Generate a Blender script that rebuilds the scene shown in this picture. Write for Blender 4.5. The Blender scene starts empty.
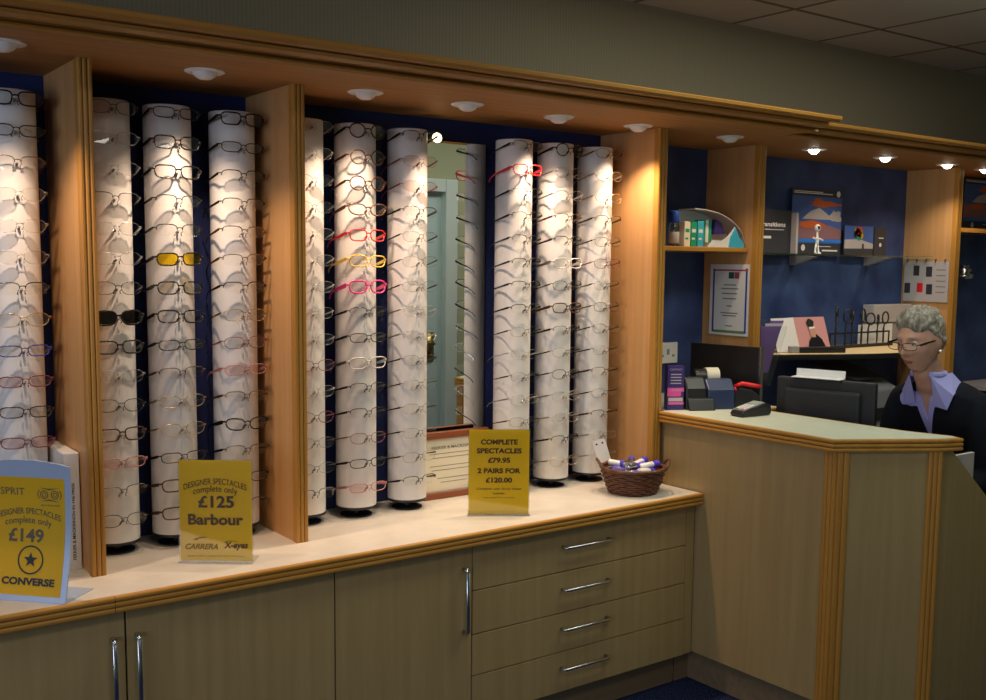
import bpy, bmesh, math, random
from mathutils import Vector, Matrix, noise
PI = math.pi
random.seed(7)
sc = bpy.context.scene
COL = sc.collection
V = Vector
WM = {}

# ------------------------------------------------------------------ materials
def mat(name, rgb, rough=.5, metal=0., spec=.5, emit=None, es=0., alpha=None):
    m = bpy.data.materials.new(name); m.use_nodes = True
    b = m.node_tree.nodes['Principled BSDF']
    b.inputs['Base Color'].default_value = (*rgb, 1)
    b.inputs['Roughness'].default_value = rough
    b.inputs['Metallic'].default_value = metal
    b.inputs['Specular IOR Level'].default_value = spec
    if emit:
        b.inputs['Emission Color'].default_value = (*emit, 1); b.inputs['Emission Strength'].default_value = es
    return m

def nodes(m):
    return m.node_tree.nodes, m.node_tree.links, m.node_tree.nodes['Principled BSDF']

def noisy(name, c1, c2, scale=(20, 20, 20), rough=.5, detail=4, lo=.35, hi=.65, bump=0., spec=.5, nscale=1.):
    m = mat(name, c1, rough, spec=spec); N, L, b = nodes(m)
    tc = N.new('ShaderNodeTexCoord'); mp = N.new('ShaderNodeMapping'); mp.inputs['Scale'].default_value = scale
    nz = N.new('ShaderNodeTexNoise'); nz.inputs['Scale'].default_value = nscale; nz.inputs['Detail'].default_value = detail
    cr = N.new('ShaderNodeValToRGB')
    cr.color_ramp.elements[0].position = lo; cr.color_ramp.elements[0].color = (*c1, 1)
    cr.color_ramp.elements[1].position = hi; cr.color_ramp.elements[1].color = (*c2, 1)
    L.new(tc.outputs['Object'], mp.inputs['Vector']); L.new(mp.outputs['Vector'], nz.inputs['Vector'])
    L.new(nz.outputs['Fac'], cr.inputs['Fac']); L.new(cr.outputs['Color'], b.inputs['Base Color'])
    if bump:
        bp = N.new('ShaderNodeBump'); bp.inputs['Strength'].default_value = bump; bp.inputs['Distance'].default_value = .002
        L.new(nz.outputs['Fac'], bp.inputs['Height']); L.new(bp.outputs['Normal'], b.inputs['Normal'])
    return m

def wood(name, c1, c2, axis='z', rough=.42, spec=.4):
    s = {'z': (38, 38, 1.6), 'x': (1.6, 38, 38), 'y': (38, 1.6, 38)}[axis]
    return noisy(name, c1, c2, s, rough, 5, .3, .7, spec=spec)

def glass(name, tint=(.97, .97, .97), gloss=.10, rough=.02):
    m = bpy.data.materials.new(name); m.use_nodes = True
    N, L = m.node_tree.nodes, m.node_tree.links; N.clear()
    o = N.new('ShaderNodeOutputMaterial'); mx = N.new('ShaderNodeMixShader'); t = N.new('ShaderNodeBsdfTransparent'); g = N.new('ShaderNodeBsdfGlossy')
    lw = N.new('ShaderNodeLayerWeight'); lw.inputs['Blend'].default_value = .25
    mr = N.new('ShaderNodeMapRange'); mr.inputs['To Min'].default_value = gloss * .5; mr.inputs['To Max'].default_value = min(1, gloss * 5)
    t.inputs['Color'].default_value = (*tint, 1); g.inputs['Roughness'].default_value = rough; g.inputs['Color'].default_value = (1, 1, 1, 1)
    L.new(lw.outputs['Fresnel'], mr.inputs['Value']); L.new(mr.outputs['Result'], mx.inputs['Fac'])
    L.new(t.outputs[0], mx.inputs[1]); L.new(g.outputs[0], mx.inputs[2]); L.new(mx.outputs[0], o.inputs['Surface'])
    return m

def thin_paper(name, rgb, k=.5):
    m = mat(name, rgb, .5); N, L, b = nodes(m); o = [n for n in N if n.type == 'OUTPUT_MATERIAL'][0]
    t = N.new('ShaderNodeBsdfTranslucent'); t.inputs['Color'].default_value = (*rgb, 1); mx = N.new('ShaderNodeMixShader'); mx.inputs['Fac'].default_value = k
    L.new(b.outputs[0], mx.inputs[1]); L.new(t.outputs[0], mx.inputs[2]); L.new(mx.outputs[0], o.inputs['Surface']); return m
LW1, LW2 = (.36, .25, .105), (.42, .30, .135)
HN1, HN2 = (.42, .19, .03), (.53, .26, .05)
M = {
    'wood_v': wood('maple_veneer_upright', LW1, LW2, 'z'),
    'wood_x': wood('maple_veneer_long', LW1, LW2, 'x'),
    'panel': wood('warm_beech_panel', (.56, .30, .115), (.66, .37, .15), 'z'),
    'edge_v': wood('honey_edging_upright', HN1, HN2, 'z', .35),
    'edge_x': wood('honey_edging_long', HN1, HN2, 'x', .35),
    'edge_y': wood('honey_edging_cross', HN1, HN2, 'y', .35),
    'canopy': wood('beech_canopy', (.34, .17, .058), (.44, .23, .082), 'x', .6, .15),
    'cornice': wood('cornice_wood', (.31, .135, .022), (.40, .19, .036), 'x', .4),
    'kick': wood('plinth_wood', (.20, .14, .08), (.25, .18, .10), 'x', .5),
    'top': noisy('cream_laminate', (.66, .61, .53), (.74, .69, .61), (14, 14, 14), .35, 5, .3, .7),
    'top2': noisy('pale_green_laminate', (.58, .62, .50), (.64, .68, .56), (25, 25, 25), .35, 5, .3, .7),
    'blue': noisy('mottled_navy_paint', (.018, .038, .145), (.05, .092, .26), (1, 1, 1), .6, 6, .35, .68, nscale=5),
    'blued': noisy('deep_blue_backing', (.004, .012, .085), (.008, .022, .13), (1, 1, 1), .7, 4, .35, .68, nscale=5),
    'steel': mat('brushed_chrome', (.62, .64, .68), .22, 1),
    'white': mat('white_plastic', (.80, .79, .76), .4),
    'tube': noisy('white_display_tube', (.74, .72, .70), (.80, .78, .76), (6, 6, 6), .45, 2, .3, .7),
    'black': mat('black_plastic', (.012, .012, .014), .35),
    'matt_black': mat('matt_black_plastic', (.016, .017, .022), .6),
    'clear': glass('clear_acrylic', (.97, .98, .98), .08),
    'lens': glass('clear_lens', (.97, .97, .96), .10),
    'lens_y': glass('yellow_lens', (.95, .66, .02), .10),
    'lens_k': glass('dark_sun_lens', (.03, .025, .02), .10),
    'lens_p': glass('rose_lens', (.97, .84, .83), .10),
    'shelf_glass': glass('shelf_glass', (.78, .88, .84), .10),
    'yellow': thin_paper('yellow_paper', (.99, .66, .012), .42),
    'ink': mat('dark_brown_ink', (.06, .028, .004), .5),
    'ink2': mat('black_ink', (.02, .02, .022), .5),
    'grey_ink': mat('grey_ink', (.22, .20, .19), .6),
    'cream': mat('cream_paper', (.80, .74, .58), .6),
    'paper': mat('white_paper', (.80, .80, .80), .6),
    'red_wood': wood('reddish_mahogany', (.22, .06, .022), (.30, .09, .035), 'x', .3),
    'navy': mat('navy_plastic', (.02, .035, .10), .4),
    'blue_cap': mat('violet_blue_cap', (.09, .06, .62), .3),
    'lilac_metal': mat('violet_sheen', (.22, .18, .60), .3, .4),
    'royal': mat('royal_blue_cap', (.02, .08, .45), .3),
    'pink': mat('magenta_card', (.75, .08, .36), .5),
    'navy_card': mat('dark_violet_card', (.04, .02, .16), .5),
    'red': mat('red_plastic', (.72, .02, .025), .35),
    'green': mat('green_card', (.01, .34, .16), .5),
    'cyan': mat('cyan_card', (.05, .45, .62), .45),
    'lilac': mat('lilac_cotton', (.36, .36, .74), .8),
    'suit': noisy('black_suit_cloth', (.006, .007, .012), (.010, .011, .017), (200, 200, 200), .9, 2, spec=.15),
    'skin': noisy('skin', (.50, .27, .19), (.58, .33, .24), (30, 30, 30), .55, 3, .3, .7),
    'lip': mat('lip_tone', (.36, .10, .09), .5),
    'hair': noisy('grey_hair', (.13, .115, .09), (.34, .31, .26), (90, 90, 25), .7, 4, .35, .65, bump=.6),
    'eye': mat('eye_white', (.7, .68, .65), .3),
    'pearl': mat('pearl', (.9, .88, .84), .2),
    'wicker': noisy('dark_wicker', (.075, .024, .012), (.17, .065, .03), (60, 60, 60), .5, 3, .3, .7),
    'silver': mat('silvery_blue_plastic', (.48, .58, .78), .3, .2),
    'tan': wood('pale_tan_laminate', (.78, .58, .30), (.84, .65, .36), 'x', .4),
    'brown': wood('brown_wood', (.16, .07, .025), (.22, .10, .04), 'z', .4),
    'purple': mat('purple_card', (.20, .10, .34), .5),
    'pinkp': mat('dusty_pink_print', (.62, .30, .30), .5),
    'grey': mat('mid_grey_plastic', (.28, .28, .30), .5),
    'dgrey': mat('dark_grey_card', (.035, .035, .045), .5),
    'gold': mat('gold_foil', (.60, .36, .08), .3, .6),
    'door_blue': mat('pale_blue_door_paint', (.46, .56, .58), .45),
    'frame_blue': mat('pale_grey_gloss_paint', (.56, .62, .60), .4),
    'brass': mat('brass', (.45, .32, .13), .3, 1),
    'mirror': mat('mirror_silver', (.86, .90, .88), .0, 1),
    'bulb': mat('lit_halogen_bulb', (1, 1, 1), .5, emit=(1., .86, .66), es=14),
    'bulb_soft': mat('lit_spot_glow', (1, 1, 1), .5, emit=(1., .72, .38), es=8),
    'orangep': mat('orange_print', (.62, .13, .03), .5),
    'skyp': mat('sky_blue_print', (.06, .13, .42), .5),
    'palep': mat('pale_grey_print', (.50, .46, .46), .5),
    'mauve': mat('mauve_grey_print', (.28, .14, .16), .5),
    'ledge_blue': mat('bright_blue_print', (.03, .22, .80), .5),
}

# bulkhead paint with fine vertical ribs
def ribbed(name, c1, c2):
    m = mat(name, c1, .8, spec=.2); N, L, b = nodes(m)
    tc = N.new('ShaderNodeTexCoord'); w = N.new('ShaderNodeTexWave'); w.inputs['Scale'].default_value = 22; w.inputs['Distortion'].default_value = .6
    w.bands_direction = 'X'
    cr = N.new('ShaderNodeValToRGB'); cr.color_ramp.elements[0].color = (*c1, 1); cr.color_ramp.elements[1].color = (*c2, 1)
    L.new(tc.outputs['Object'], w.inputs['Vector']); L.new(w.outputs['Fac'], cr.inputs['Fac']); L.new(cr.outputs['Color'], b.inputs['Base Color'])
    return m
M['bulk'] = ribbed('olive_grey_wallcovering', (.25, .222, .155), (.29, .26, .185))
M['olive'] = mat('olive_wall_paint', (.36, .37, .24), .8)

def carpet():
    m = mat('navy_flecked_carpet', (.01, .015, .05), .95, spec=.1); N, L, b = nodes(m)
    tc = N.new('ShaderNodeTexCoord'); v = N.new('ShaderNodeTexNoise'); v.inputs['Scale'].default_value = 160; v.inputs['Detail'].default_value = 2
    cr = N.new('ShaderNodeValToRGB'); e = cr.color_ramp.elements
    e[0].position = .45; e[0].color = (.006, .010, .035, 1); e[1].position = .75; e[1].color = (.05, .07, .17, 1)
    bp = N.new('ShaderNodeBump'); bp.inputs['Strength'].default_value = .8; bp.inputs['Distance'].default_value = .004
    L.new(tc.outputs['Object'], v.inputs['Vector']); L.new(v.outputs['Fac'], cr.inputs['Fac']); L.new(cr.outputs['Color'], b.inputs['Base Color'])
    L.new(v.outputs['Fac'], bp.inputs['Height']); L.new(bp.outputs['Normal'], b.inputs['Normal'])
    return m
M['carpet'] = carpet()

def tiles():
    m = mat('suspended_ceiling_tiles', (.5, .5, .5), .9, spec=.1); N, L, b = nodes(m)
    tc = N.new('ShaderNodeTexCoord'); mp = N.new('ShaderNodeMapping'); mp.inputs['Location'].default_value = (-.1, -.52, 0)
    br = N.new('ShaderNodeTexBrick'); br.offset = 0; br.inputs['Scale'].default_value = 1; br.inputs['Brick Width'].default_value = .6; br.inputs['Row Height'].default_value = .6
    br.inputs['Mortar Size'].default_value = .012; br.inputs['Mortar Smooth'].default_value = 0
    br.inputs['Color1'].default_value = (.50, .49, .48, 1); br.inputs['Color2'].default_value = (.58, .57, .56, 1); br.inputs['Mortar'].default_value = (.20, .18, .16, 1)
    L.new(tc.outputs['Object'], mp.inputs['Vector']); L.new(mp.outputs['Vector'], br.inputs['Vector']); L.new(br.outputs['Color'], b.inputs['Base Color'])
    return m
M['tiles'] = tiles()

# ------------------------------------------------------------------ mesh helpers
class MB:
    def __init__(s): s.v = []; s.f = []
    def add(s, vs, fs):
        n = len(s.v); s.v += [V(p) for p in vs]; s.f += [tuple(i + n for i in f) for f in fs]; return s
    def box(s, x0, y0, z0, x1, y1, z1, mtx=None):
        vs = [V((x, y, z)) for z in (z0, z1) for y in (y0, y1) for x in (x0, x1)]
        if mtx: vs = [mtx @ p for p in vs]
        return s.add(vs, [(0, 2, 3, 1), (4, 5, 7, 6), (0, 1, 5, 4), (2, 6, 7, 3), (0, 4, 6, 2), (1, 3, 7, 5)])
    def prism(s, poly, axis, a, b, mtx=None):
        # poly: 2D points in the two remaining axes (x: (y,z), y: (x,z), z: (x,y))
        def P(p, t): return {'x': (t, p[0], p[1]), 'y': (p[0], t, p[1]), 'z': (p[0], p[1], t)}[axis]
        n = len(poly); vs = [V(P(p, a)) for p in poly] + [V(P(p, b)) for p in poly]
        if mtx: vs = [mtx @ p for p in vs]
        return s.add(vs, [tuple(range(n))[::-1], tuple(range(n, 2 * n))] + [(i, (i + 1) % n, n + (i + 1) % n, n + i) for i in range(n)])
    def quad(s, a, b, c, d): return s.add([a, b, c, d], [(0, 1, 2, 3)])
    def tube(s, pts, r, n=8, closed=False, flat=1.0):
        pts = [V(p) for p in pts]; m = len(pts); rs = r if isinstance(r, (list, tuple)) else [r] * m
        ref = V((0, 0, 1)); rings = []
        for i, p in enumerate(pts):
            a = pts[(i - 1) % m] if (closed or i > 0) else p; b = pts[(i + 1) % m] if (closed or i < m - 1) else p
            t = (b - a).normalized(); u = t.cross(ref)
            if u.length < .08: u = t.cross(V((0, 1, 0)))
            u.normalize(); w = u.cross(t).normalized()
            rings.append([p + (u * math.cos(2 * PI * k / n) * flat + w * math.sin(2 * PI * k / n)) * rs[i] for k in range(n)])
        vs = [q for g in rings for q in g]; fs = []
        for i in range(m if closed else m - 1):
            j = (i + 1) % m
            for k in range(n): fs.append((i * n + k, i * n + (k + 1) % n, j * n + (k + 1) % n, j * n + k))
        if not closed: fs += [tuple(range(n))[::-1], tuple(range((m - 1) * n, m * n))]
        return s.add(vs, fs)
    def cyl(s, a, b, r, r2=None, n=24): return s.tube([a, b], [r, r if r2 is None else r2], n)
    def lathe(s, prof, c=(0, 0, 0), n=32):
        vs = []; fs = []; m = len(prof)
        for r, z in prof:
            for k in range(n): vs.append(V((c[0] + r * math.cos(2 * PI * k / n), c[1] + r * math.sin(2 * PI * k / n), c[2] + z)))
        for i in range(m - 1):
            for k in range(n): fs.append((i * n + k, i * n + (k + 1) % n, (i + 1) * n + (k + 1) % n, (i + 1) * n + k))
        fs += [tuple(range(n))[::-1], tuple(range((m - 1) * n, m * n))]
        return s.add(vs, fs)
    def ball(s, c, r, n=16, mtx=None):
        rx, ry, rz = r if isinstance(r, (tuple, list)) else (r, r, r); vs = []; fs = []; h = n // 2
        for i in range(1, h):
            for k in range(n):
                a = PI * i / h; t = 2 * PI * k / n; vs.append(V((rx * math.sin(a) * math.cos(t), ry * math.sin(a) * math.sin(t), rz * math.cos(a))))
        vs += [V((0, 0, rz)), V((0, 0, -rz))]; T = len(vs) - 2
        for i in range(h - 2):
            for k in range(n): fs.append((i * n + k, (i + 1) * n + k, (i + 1) * n + (k + 1) % n, i * n + (k + 1) % n))
        for k in range(n): fs += [(T, k, (k + 1) % n), (T + 1, (h - 2) * n + (k + 1) % n, (h - 2) * n + k)]
        if mtx: vs = [mtx @ p for p in vs]
        return s.add([p + V(c) for p in vs], fs)
    def build(s, name, m, parent=None, smooth=False, local=False, bev=0., kind=None):
        vs = list(s.v); loc = None
        if parent is not None and not local:
            inv = WM[parent.name].inverted(); vs = [inv @ p for p in vs]
        elif parent is None and not kind:
            xs = [p.x for p in vs]; ys = [p.y for p in vs]; loc = V(((min(xs) + max(xs)) / 2, (min(ys) + max(ys)) / 2, min(p.z for p in vs)))
            vs = [p - loc for p in vs]
        me = bpy.data.meshes.new(name); me.from_pydata([tuple(p) for p in vs], [], s.f)
        bm = bmesh.new(); bm.from_mesh(me); bmesh.ops.recalc_face_normals(bm, faces=bm.faces); bm.to_mesh(me); bm.free()
        me.materials.append(M[m] if isinstance(m, str) else m)
        if smooth:
            me.polygons.foreach_set('use_smooth', [True] * len(me.polygons))
        o = bpy.data.objects.new(name, me); COL.objects.link(o)
        if smooth == 'auto':
            md = o.modifiers.new('ws', 'EDGE_SPLIT'); md.split_angle = math.radians(40)
        if bev:
            md = o.modifiers.new('bv', 'BEVEL'); md.width = bev; md.segments = 2; md.limit_method = 'ANGLE'; md.angle_limit = math.radians(40)
        if parent is not None:
            o.parent = parent; WM[o.name] = WM[parent.name]
        else:
            if loc: o.location = loc
            WM[o.name] = Matrix.Translation(loc or V((0, 0, 0)))
        if kind: o['kind'] = kind
        return o

def tag(o, label, cat, group=None, kind=None):
    o['label'] = label; o['category'] = cat
    if group: o['group'] = group
    if kind: o['kind'] = kind
    return o
def thing(name, label, cat, loc, rz=0, group=None, mtx=None):
    o = bpy.data.objects.new(name, None); COL.objects.link(o); o.empty_display_size = .05
    m = mtx if mtx is not None else Matrix.Translation(V(loc)) @ Matrix.Rotation(rz, 4, 'Z')
    o.matrix_world = m; WM[o.name] = m.copy()
    return tag(o, label, cat, group)
def plabel(o, t): o['label'] = t; return o

def text_geo(s, size=1., off=0., sp=1., shear=0.):
    cu = bpy.data.curves.new('t', 'FONT'); cu.body = s; cu.size = size; cu.offset = off; cu.space_character = sp; cu.align_x = 'CENTER'; cu.shear = shear
    cu.resolution_u = 3
    o = bpy.data.objects.new('t', cu); COL.objects.link(o); dg = bpy.context.evaluated_depsgraph_get(); dg.update()
    e = o.evaluated_get(dg); me = e.to_mesh(); vs = [v.co.copy() for v in me.vertices]; fs = [tuple(p.vertices) for p in me.polygons]
    e.to_mesh_clear(); bpy.data.objects.remove(o); bpy.data.curves.remove(cu)
    return vs, fs
def put_text(mb, s, fr, u, v, size, w=None, off=0., sp=1., arc=0., shear=0., d=.0006):
    """fr = (origin, right, up, normal); u,v centre of baseline; w = fit total width; arc = bend"""
    vs, fs = text_geo(s, size, off, sp, shear)
    if not vs: return
    x0 = min(p.x for p in vs); x1 = max(p.x for p in vs); k = (w / (x1 - x0)) if w else 1.; cx = (x0 + x1) / 2
    O, R, U, Nn = fr; out = []
    for p in vs:
        x = (p.x - cx) * k; y = p.y - arc * x * x
        out.append(O + R * (u + x) + U * (v + y) + Nn * d)
    mb.add(out, fs)
def rect(mb, fr, u0, v0, u1, v1, d=.0005):
    O, R, U, Nn = fr
    mb.quad(*[O + R * u + U * v + Nn * d for u, v in ((u0, v0), (u1, v0), (u1, v1), (u0, v1))])
def poly(mb, fr, pts, d=.0005):
    O, R, U, Nn = fr
    mb.add([O + R * u + U * v + Nn * d for u, v in pts], [tuple(range(len(pts)))])
def ring(mb, fr, cu, cv, r0, r1, n=32, d=.0006, a0=0, a1=2 * PI):
    O, R, U, Nn = fr; vs = []; 
    for k in range(n + 1):
        a = a0 + (a1 - a0) * k / n
        for r in (r0, r1): vs.append(O + R * (cu + r * math.cos(a)) + U * (cv + r * math.sin(a)) + Nn * d)
    mb.add(vs, [(2 * k, 2 * k + 1, 2 * k + 3, 2 * k + 2) for k in range(n)])

# reeded profile along an edge: returns list of (out, z) from bottom to top, n reeds
def reeds(z0, z1, n=3, depth=.006, out=0., seg=5):
    pts = []; h = (z1 - z0) / n
    for i in range(n):
        for k in range(seg + 1):
            a = PI * k / seg
            pts.append((out + depth * math.sin(a) ** .5 if 0 < k < seg else out, z0 + h * i + h * (1 - math.cos(a)) / 2))
        if i < n - 1: pts += [(out - depth * .9, z0 + h * (i + 1) - h * .05), (out - depth * .9, z0 + h * (i + 1) + h * .05)]
    return pts

# ------------------------------------------------------------------ setting
def S(mb, name, m, **k): return mb.build(name, m, None, kind='structure', **k)
S(MB().box(-2.6, -3, -.05, 6.6, 3.5, 0), 'floor', 'carpet')
S(MB().box(-2.6, -3, 2.70, 6.6, 3.5, 2.75), 'ceiling', 'tiles')
S(MB().box(-2.6, 3.40, 0, 6.6, 3.5, 2.70), 'wall_back', 'blue')
S(MB().box(-2.6, 3.25, 2.215, 6.6, 3.399, 2.70), 'wall_upper_bulkhead', 'bulk')
S(MB().box(6.5, -3, 0, 6.6, 3.4, 2.70), 'wall_right', 'olive')
S(MB().box(-2.6, -3.1, 0, 6.6, -3, 2.70), 'wall_front', 'olive')
w = MB(); w.box(-2.7, -3, 0, -2.6, 3.4, .75); w.box(-2.7, -3, 2.3, -2.6, 3.4, 2.7); w.box(-2.7, -3, .75, -2.6, -1.6, 2.3); w.box(-2.7, 2.0, .75, -2.6, 3.4, 2.3)
S(w, 'wall_left', 'olive')
w = MB()
for a, b in ((-1.6, -1.54), (.17, .23), (1.94, 2.0)): w.box(-2.68, a, .75, -2.62, b, 2.3)
w.box(-2.68, -1.6, .75, -2.62, 2, .81); w.box(-2.68, -1.6, 2.24, -2.62, 2, 2.3)
S(w, 'window_1', 'white')
# short partition with a door, seen only in the mirror
w = MB(); w.box(2.80, .90, 0, 2.95, 1.0, 2.7); w.box(3.75, .90, 0, 6.5, 1.0, 2.7); w.box(2.95, .90, 2.09, 3.75, 1.0, 2.7)
S(w, 'wall_partition', 'olive')
d = thing('door_1', 'pale blue panelled door with brass handle reflected in the mirror', 'door', (3.35, .97, 0)); d['kind'] = 'structure'
for k in ('label', 'category'): del d[k]
MB().box(2.95, .92, 0.005, 3.75, .965, 2.085).build('door_leaf', 'door_blue', d)
w = MB()
for x0, x1 in ((3.05, 3.31), (3.39, 3.60)):
    for z0, z1 in ((.2, .9), (1.2, 1.95)):
        w.box(x0, .965, z0, x1, .970, z1)
w.build('door_panel', 'door_blue', d, bev=.004)
w = MB(); w.box(2.87, .955, 0, 2.96, 1.02, 2.16); w.box(3.74, .955, 0, 3.83, 1.02, 2.16); w.box(2.961, .955, 2.08, 3.739, 1.019, 2.16)
w.build('architrave', 'frame_blue', d, bev=.006)
h = MB(); h.box(3.63, .965, 1.02, 3.68, .975, 1.20); h.cyl((3.655, .97, 1.13), (3.655, 1.02, 1.13), .009); h.cyl((3.655, 1.02, 1.13), (3.54, 1.02, 1.13), .009); h.build('door_handle', 'brass', d, True)
# deep blue backing of the display bays
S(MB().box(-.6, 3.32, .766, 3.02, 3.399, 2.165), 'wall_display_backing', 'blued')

# ------------------------------------------------------------------ worktop and base cabinets
ZT = .766; YF = 2.786; YW = 2.748
wt = thing('worktop', 'long cream worktop with reeded honey wood edge carrying the display columns', 'worktop', (1.6, 3.05, ZT - .036))
MB().box(.2, YW + .012, ZT - .034, 3.048, 3.32, ZT).build('surface', 'top', wt)
def edge_run(x0, x1):
    pr = [(YW + .014 - .0 - p, z) for p, z in reeds(ZT - .044, ZT + .001, 3, .008, .006)]
    return MB().prism([(YW + .014, ZT - .044)] + pr + [(YW + .014, ZT + .001)], 'x', x0, x1)
edge_run(.2, .828).build('edging', 'edge_x', wt); edge_run(.8295, 3.048).build('edging', 'edge_x', wt)

def handle_v(x, z0, z1, par):
    m = MB(); y = YF - .028
    m.tube([(x, YF, z0 + .012), (x, y + .006, z0 + .010), (x, y, z0 + .02), (x, y, z1 - .02), (x, y + .006, z1 - .010), (x, YF, z1 - .012)], .0062, 10)
    return m.build('handle', 'steel', par, True)
def handle_h(x0, x1, z, par):
    m = MB(); y = YF - .028
    m.tube([(x0 + .012, YF, z), (x0 + .010, y + .006, z), (x0 + .02, y, z), (x1 - .02, y, z), (x1 - .010, y + .006, z), (x1 - .012, YF, z)], .0055, 10)
    return m.build('handle', 'steel', par, True)
def carcass(x0, x1, label, cat):
    t = thing('base_cabinet', label, cat, ((x0 + x1) / 2, 3.05, 0), group='base cabinets under the display')
    MB().box(x0 + .001, YF + .02, .12, x1 - .001, 3.32, .728).build('body', 'matt_black', t)
    MB().box(x0, YF + .05, 0, x1, YF + .066, .12).build('toe_kick', 'kick', t)
    return t
def door(x0, x1, t, hx):
    dd = MB().box(x0 + .0025, YF, .123, x1 - .0025, YF + .018, .712).build('door', 'wood_v', t, bev=.0012)
    handle_v(hx, .42, .655, dd)
t = carcass(.245, 1.485, 'double maple-fronted base cabinet with two upright handles side by side', 'cabinet')
door(.245, .864, t, .828); door(.864, 1.485, t, .892)
t = carcass(1.485, 1.99, 'single-door maple base cabinet between the double cabinet and the drawers', 'cabinet')
door(1.485, 1.99, t, 1.955)
t = carcass(1.99, 3.0, 'maple-fronted drawer unit of four drawers next to the reception desk', 'drawer unit')
for z0, z1, hz in ((.123, .268, .212), (.2715, .411, .357), (.4145, .560, .500), (.5635, .712, .652)):
    dr = MB().box(1.9925, YF, z0, 2.9975, YF + .018, z1).build('drawer', 'wood_v', t, bev=.0012)
    handle_h(2.365, 2.60, hz, dr)
MB().box(3.002, YF + .004, .123, 3.047, YF + .022, .728).build('filler_strip', 'wood_v', t)

# ------------------------------------------------------------------ upright dividers
def divider(x0, x1, yf, yb, z0, z1, label):
    t = thing('divider_panel', label, 'panel', ((x0 + x1) / 2, (yf + yb) / 2, z0), group='upright wooden dividers under the canopy')
    MB().box(x0 + .003, yf + .018, z0, x1 - .003, yb, z1).build('board', 'panel', t)
    pr = [(x, yf + .018 - p) for p, x in reeds(x0, x1, 3, .008, .008)]
    MB().prism([(x0, yf + .03)] + [(x, y) for x, y in pr] + [(x1, yf + .03)], 'z', z0, z1).build('reeded_edge', 'edge_v', t)
    return t
CZ = 2.165
divider(.829, .869, 2.955, 3.32, ZT, CZ, 'first upright wooden divider, beside the white binder on the worktop')
divider(1.448, 1.488, 2.962, 3.32, ZT, CZ, 'second upright wooden divider, just right of the £125 sign')
divider(2.994, 3.042, 2.975, 3.32, ZT, CZ, 'third upright wooden divider, rising behind the wicker basket')
divider(3.722, 3.768, 3.09, 3.399, 0, CZ, 'wooden divider behind the reception desk carrying the certificate')
divider(5.32, 5.365, 3.09, 3.399, 0, CZ, 'wooden divider behind the reception desk next to the picture chart')

# ------------------------------------------------------------------ canopy
def canopy(x0, x1, yt, yb, label, zt=2.212, endcap=False):
    t = thing('canopy', label, 'canopy', ((x0 + x1) / 2, 3.0, CZ), group='wooden canopy above the display')
    prof = [(yb + .03, CZ), (yb + .012, CZ - .002), (yb, CZ - .006), (yb - .008, CZ), (yb - .006, CZ + .007), (yb + .004, CZ + .010), (yb - .018, CZ + .014), (yb - .036, CZ + .012), (yb - .052, CZ + .018), (yb - .060, CZ + .026), (yb - .052, CZ + .030),
            (yt + .030, CZ + .030), (yt + .010, CZ + .026), (yt, CZ + .034), (yt - .002, zt - .004), (yt + .002, zt), (yb + .03, zt)]
    MB().prism(prof, 'x', x0, x1).build('cornice_moulding', 'cornice', t)
    MB().box(x0, yb + .028, CZ, x1, 3.40, zt - .004).build('soffit_board', 'canopy', t)
    return t
canopy(-.6, 3.545, 2.555, 2.67, 'long wooden canopy with cornice over the spectacle display')
canopy(3.546, 6.5, 2.685, 2.80, 'set-back wooden canopy over the reception bays with lit downlights')

# ------------------------------------------------------------------ downlights
def spot(loc, tgt, energy, size=110, color=(1, .70, .42), r=.018, blend=.7):
    l = bpy.data.lights.new('downlight_beam', 'SPOT'); l.energy = energy; l.spot_size = math.radians(size); l.spot_blend = blend; l.color = color; l.shadow_soft_size = r
    o = bpy.data.objects.new('downlight_beam', l); COL.objects.link(o); o.location = loc
    o.rotation_euler = (V(tgt) - V(loc)).to_track_quat('-Z', 'Y').to_euler(); return o
def downlight(x, y, lit, where):
    t = thing('downlight', ('lit' if lit else 'white eyeball') + ' recessed downlight in the canopy, ' + where, 'downlight', (x, y, CZ - .03), group='recessed downlights along the canopy')
    MB().lathe([(.030, -.0045), (.050, -.006), (.056, -.003), (.056, 0)], (x, y, CZ), 32).build('rim', 'white', t, 'auto')
    if lit:
        MB().lathe([(.001, -.022), (.012, -.020), (.022, -.010), (.027, .002), (.027, .003)], (x, y, CZ - .002), 24).build('bulb', 'bulb', t, True)
    else:
        MB().lathe([(.001, -.022), (.016, -.021), (.028, -.014), (.034, -.005), (.034, 0)], (x, y, CZ - .002), 28).build('eyeball', 'white', t, True)
    return t
DL = [(.634, 2.878, 'leftmost at the photo edge'), (1.169, 2.938, 'above the bay between the first two dividers'), (1.695, 2.965, 'right of the second divider'),
      (2.082, 2.965, 'in front of the mirror bay'), (2.506, 3.0, 'above the trio of columns right of the mirror'), (2.89, 2.99, 'just left of the third divider')]
for x, y, wh in DL:
    downlight(x, y, False, wh)
    spot((x, y - .005, CZ - .036), (x, y + .20, 1.0), 26, 97, (1, .72, .50), .014, 1.0)
downlight(3.42, 3.0, False, 'above the eye-care shelf')
spot((3.42, 2.995, CZ - .036), (3.42, 3.10, 1.0), 6)
for x, y, wh in ((4.045, 3.055, 'first glowing one right of the certificate'), (4.585, 3.05, 'above the sky poster and little figure'), (5.116, 3.045, 'just left of the last divider'), (5.51, 3.06, 'at the right edge of the photo')):
    downlight(x, y, True, wh); spot((x, y, CZ - .03), (x, y + .10, 0), 8, 125, (1, .82, .62), .02)
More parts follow.
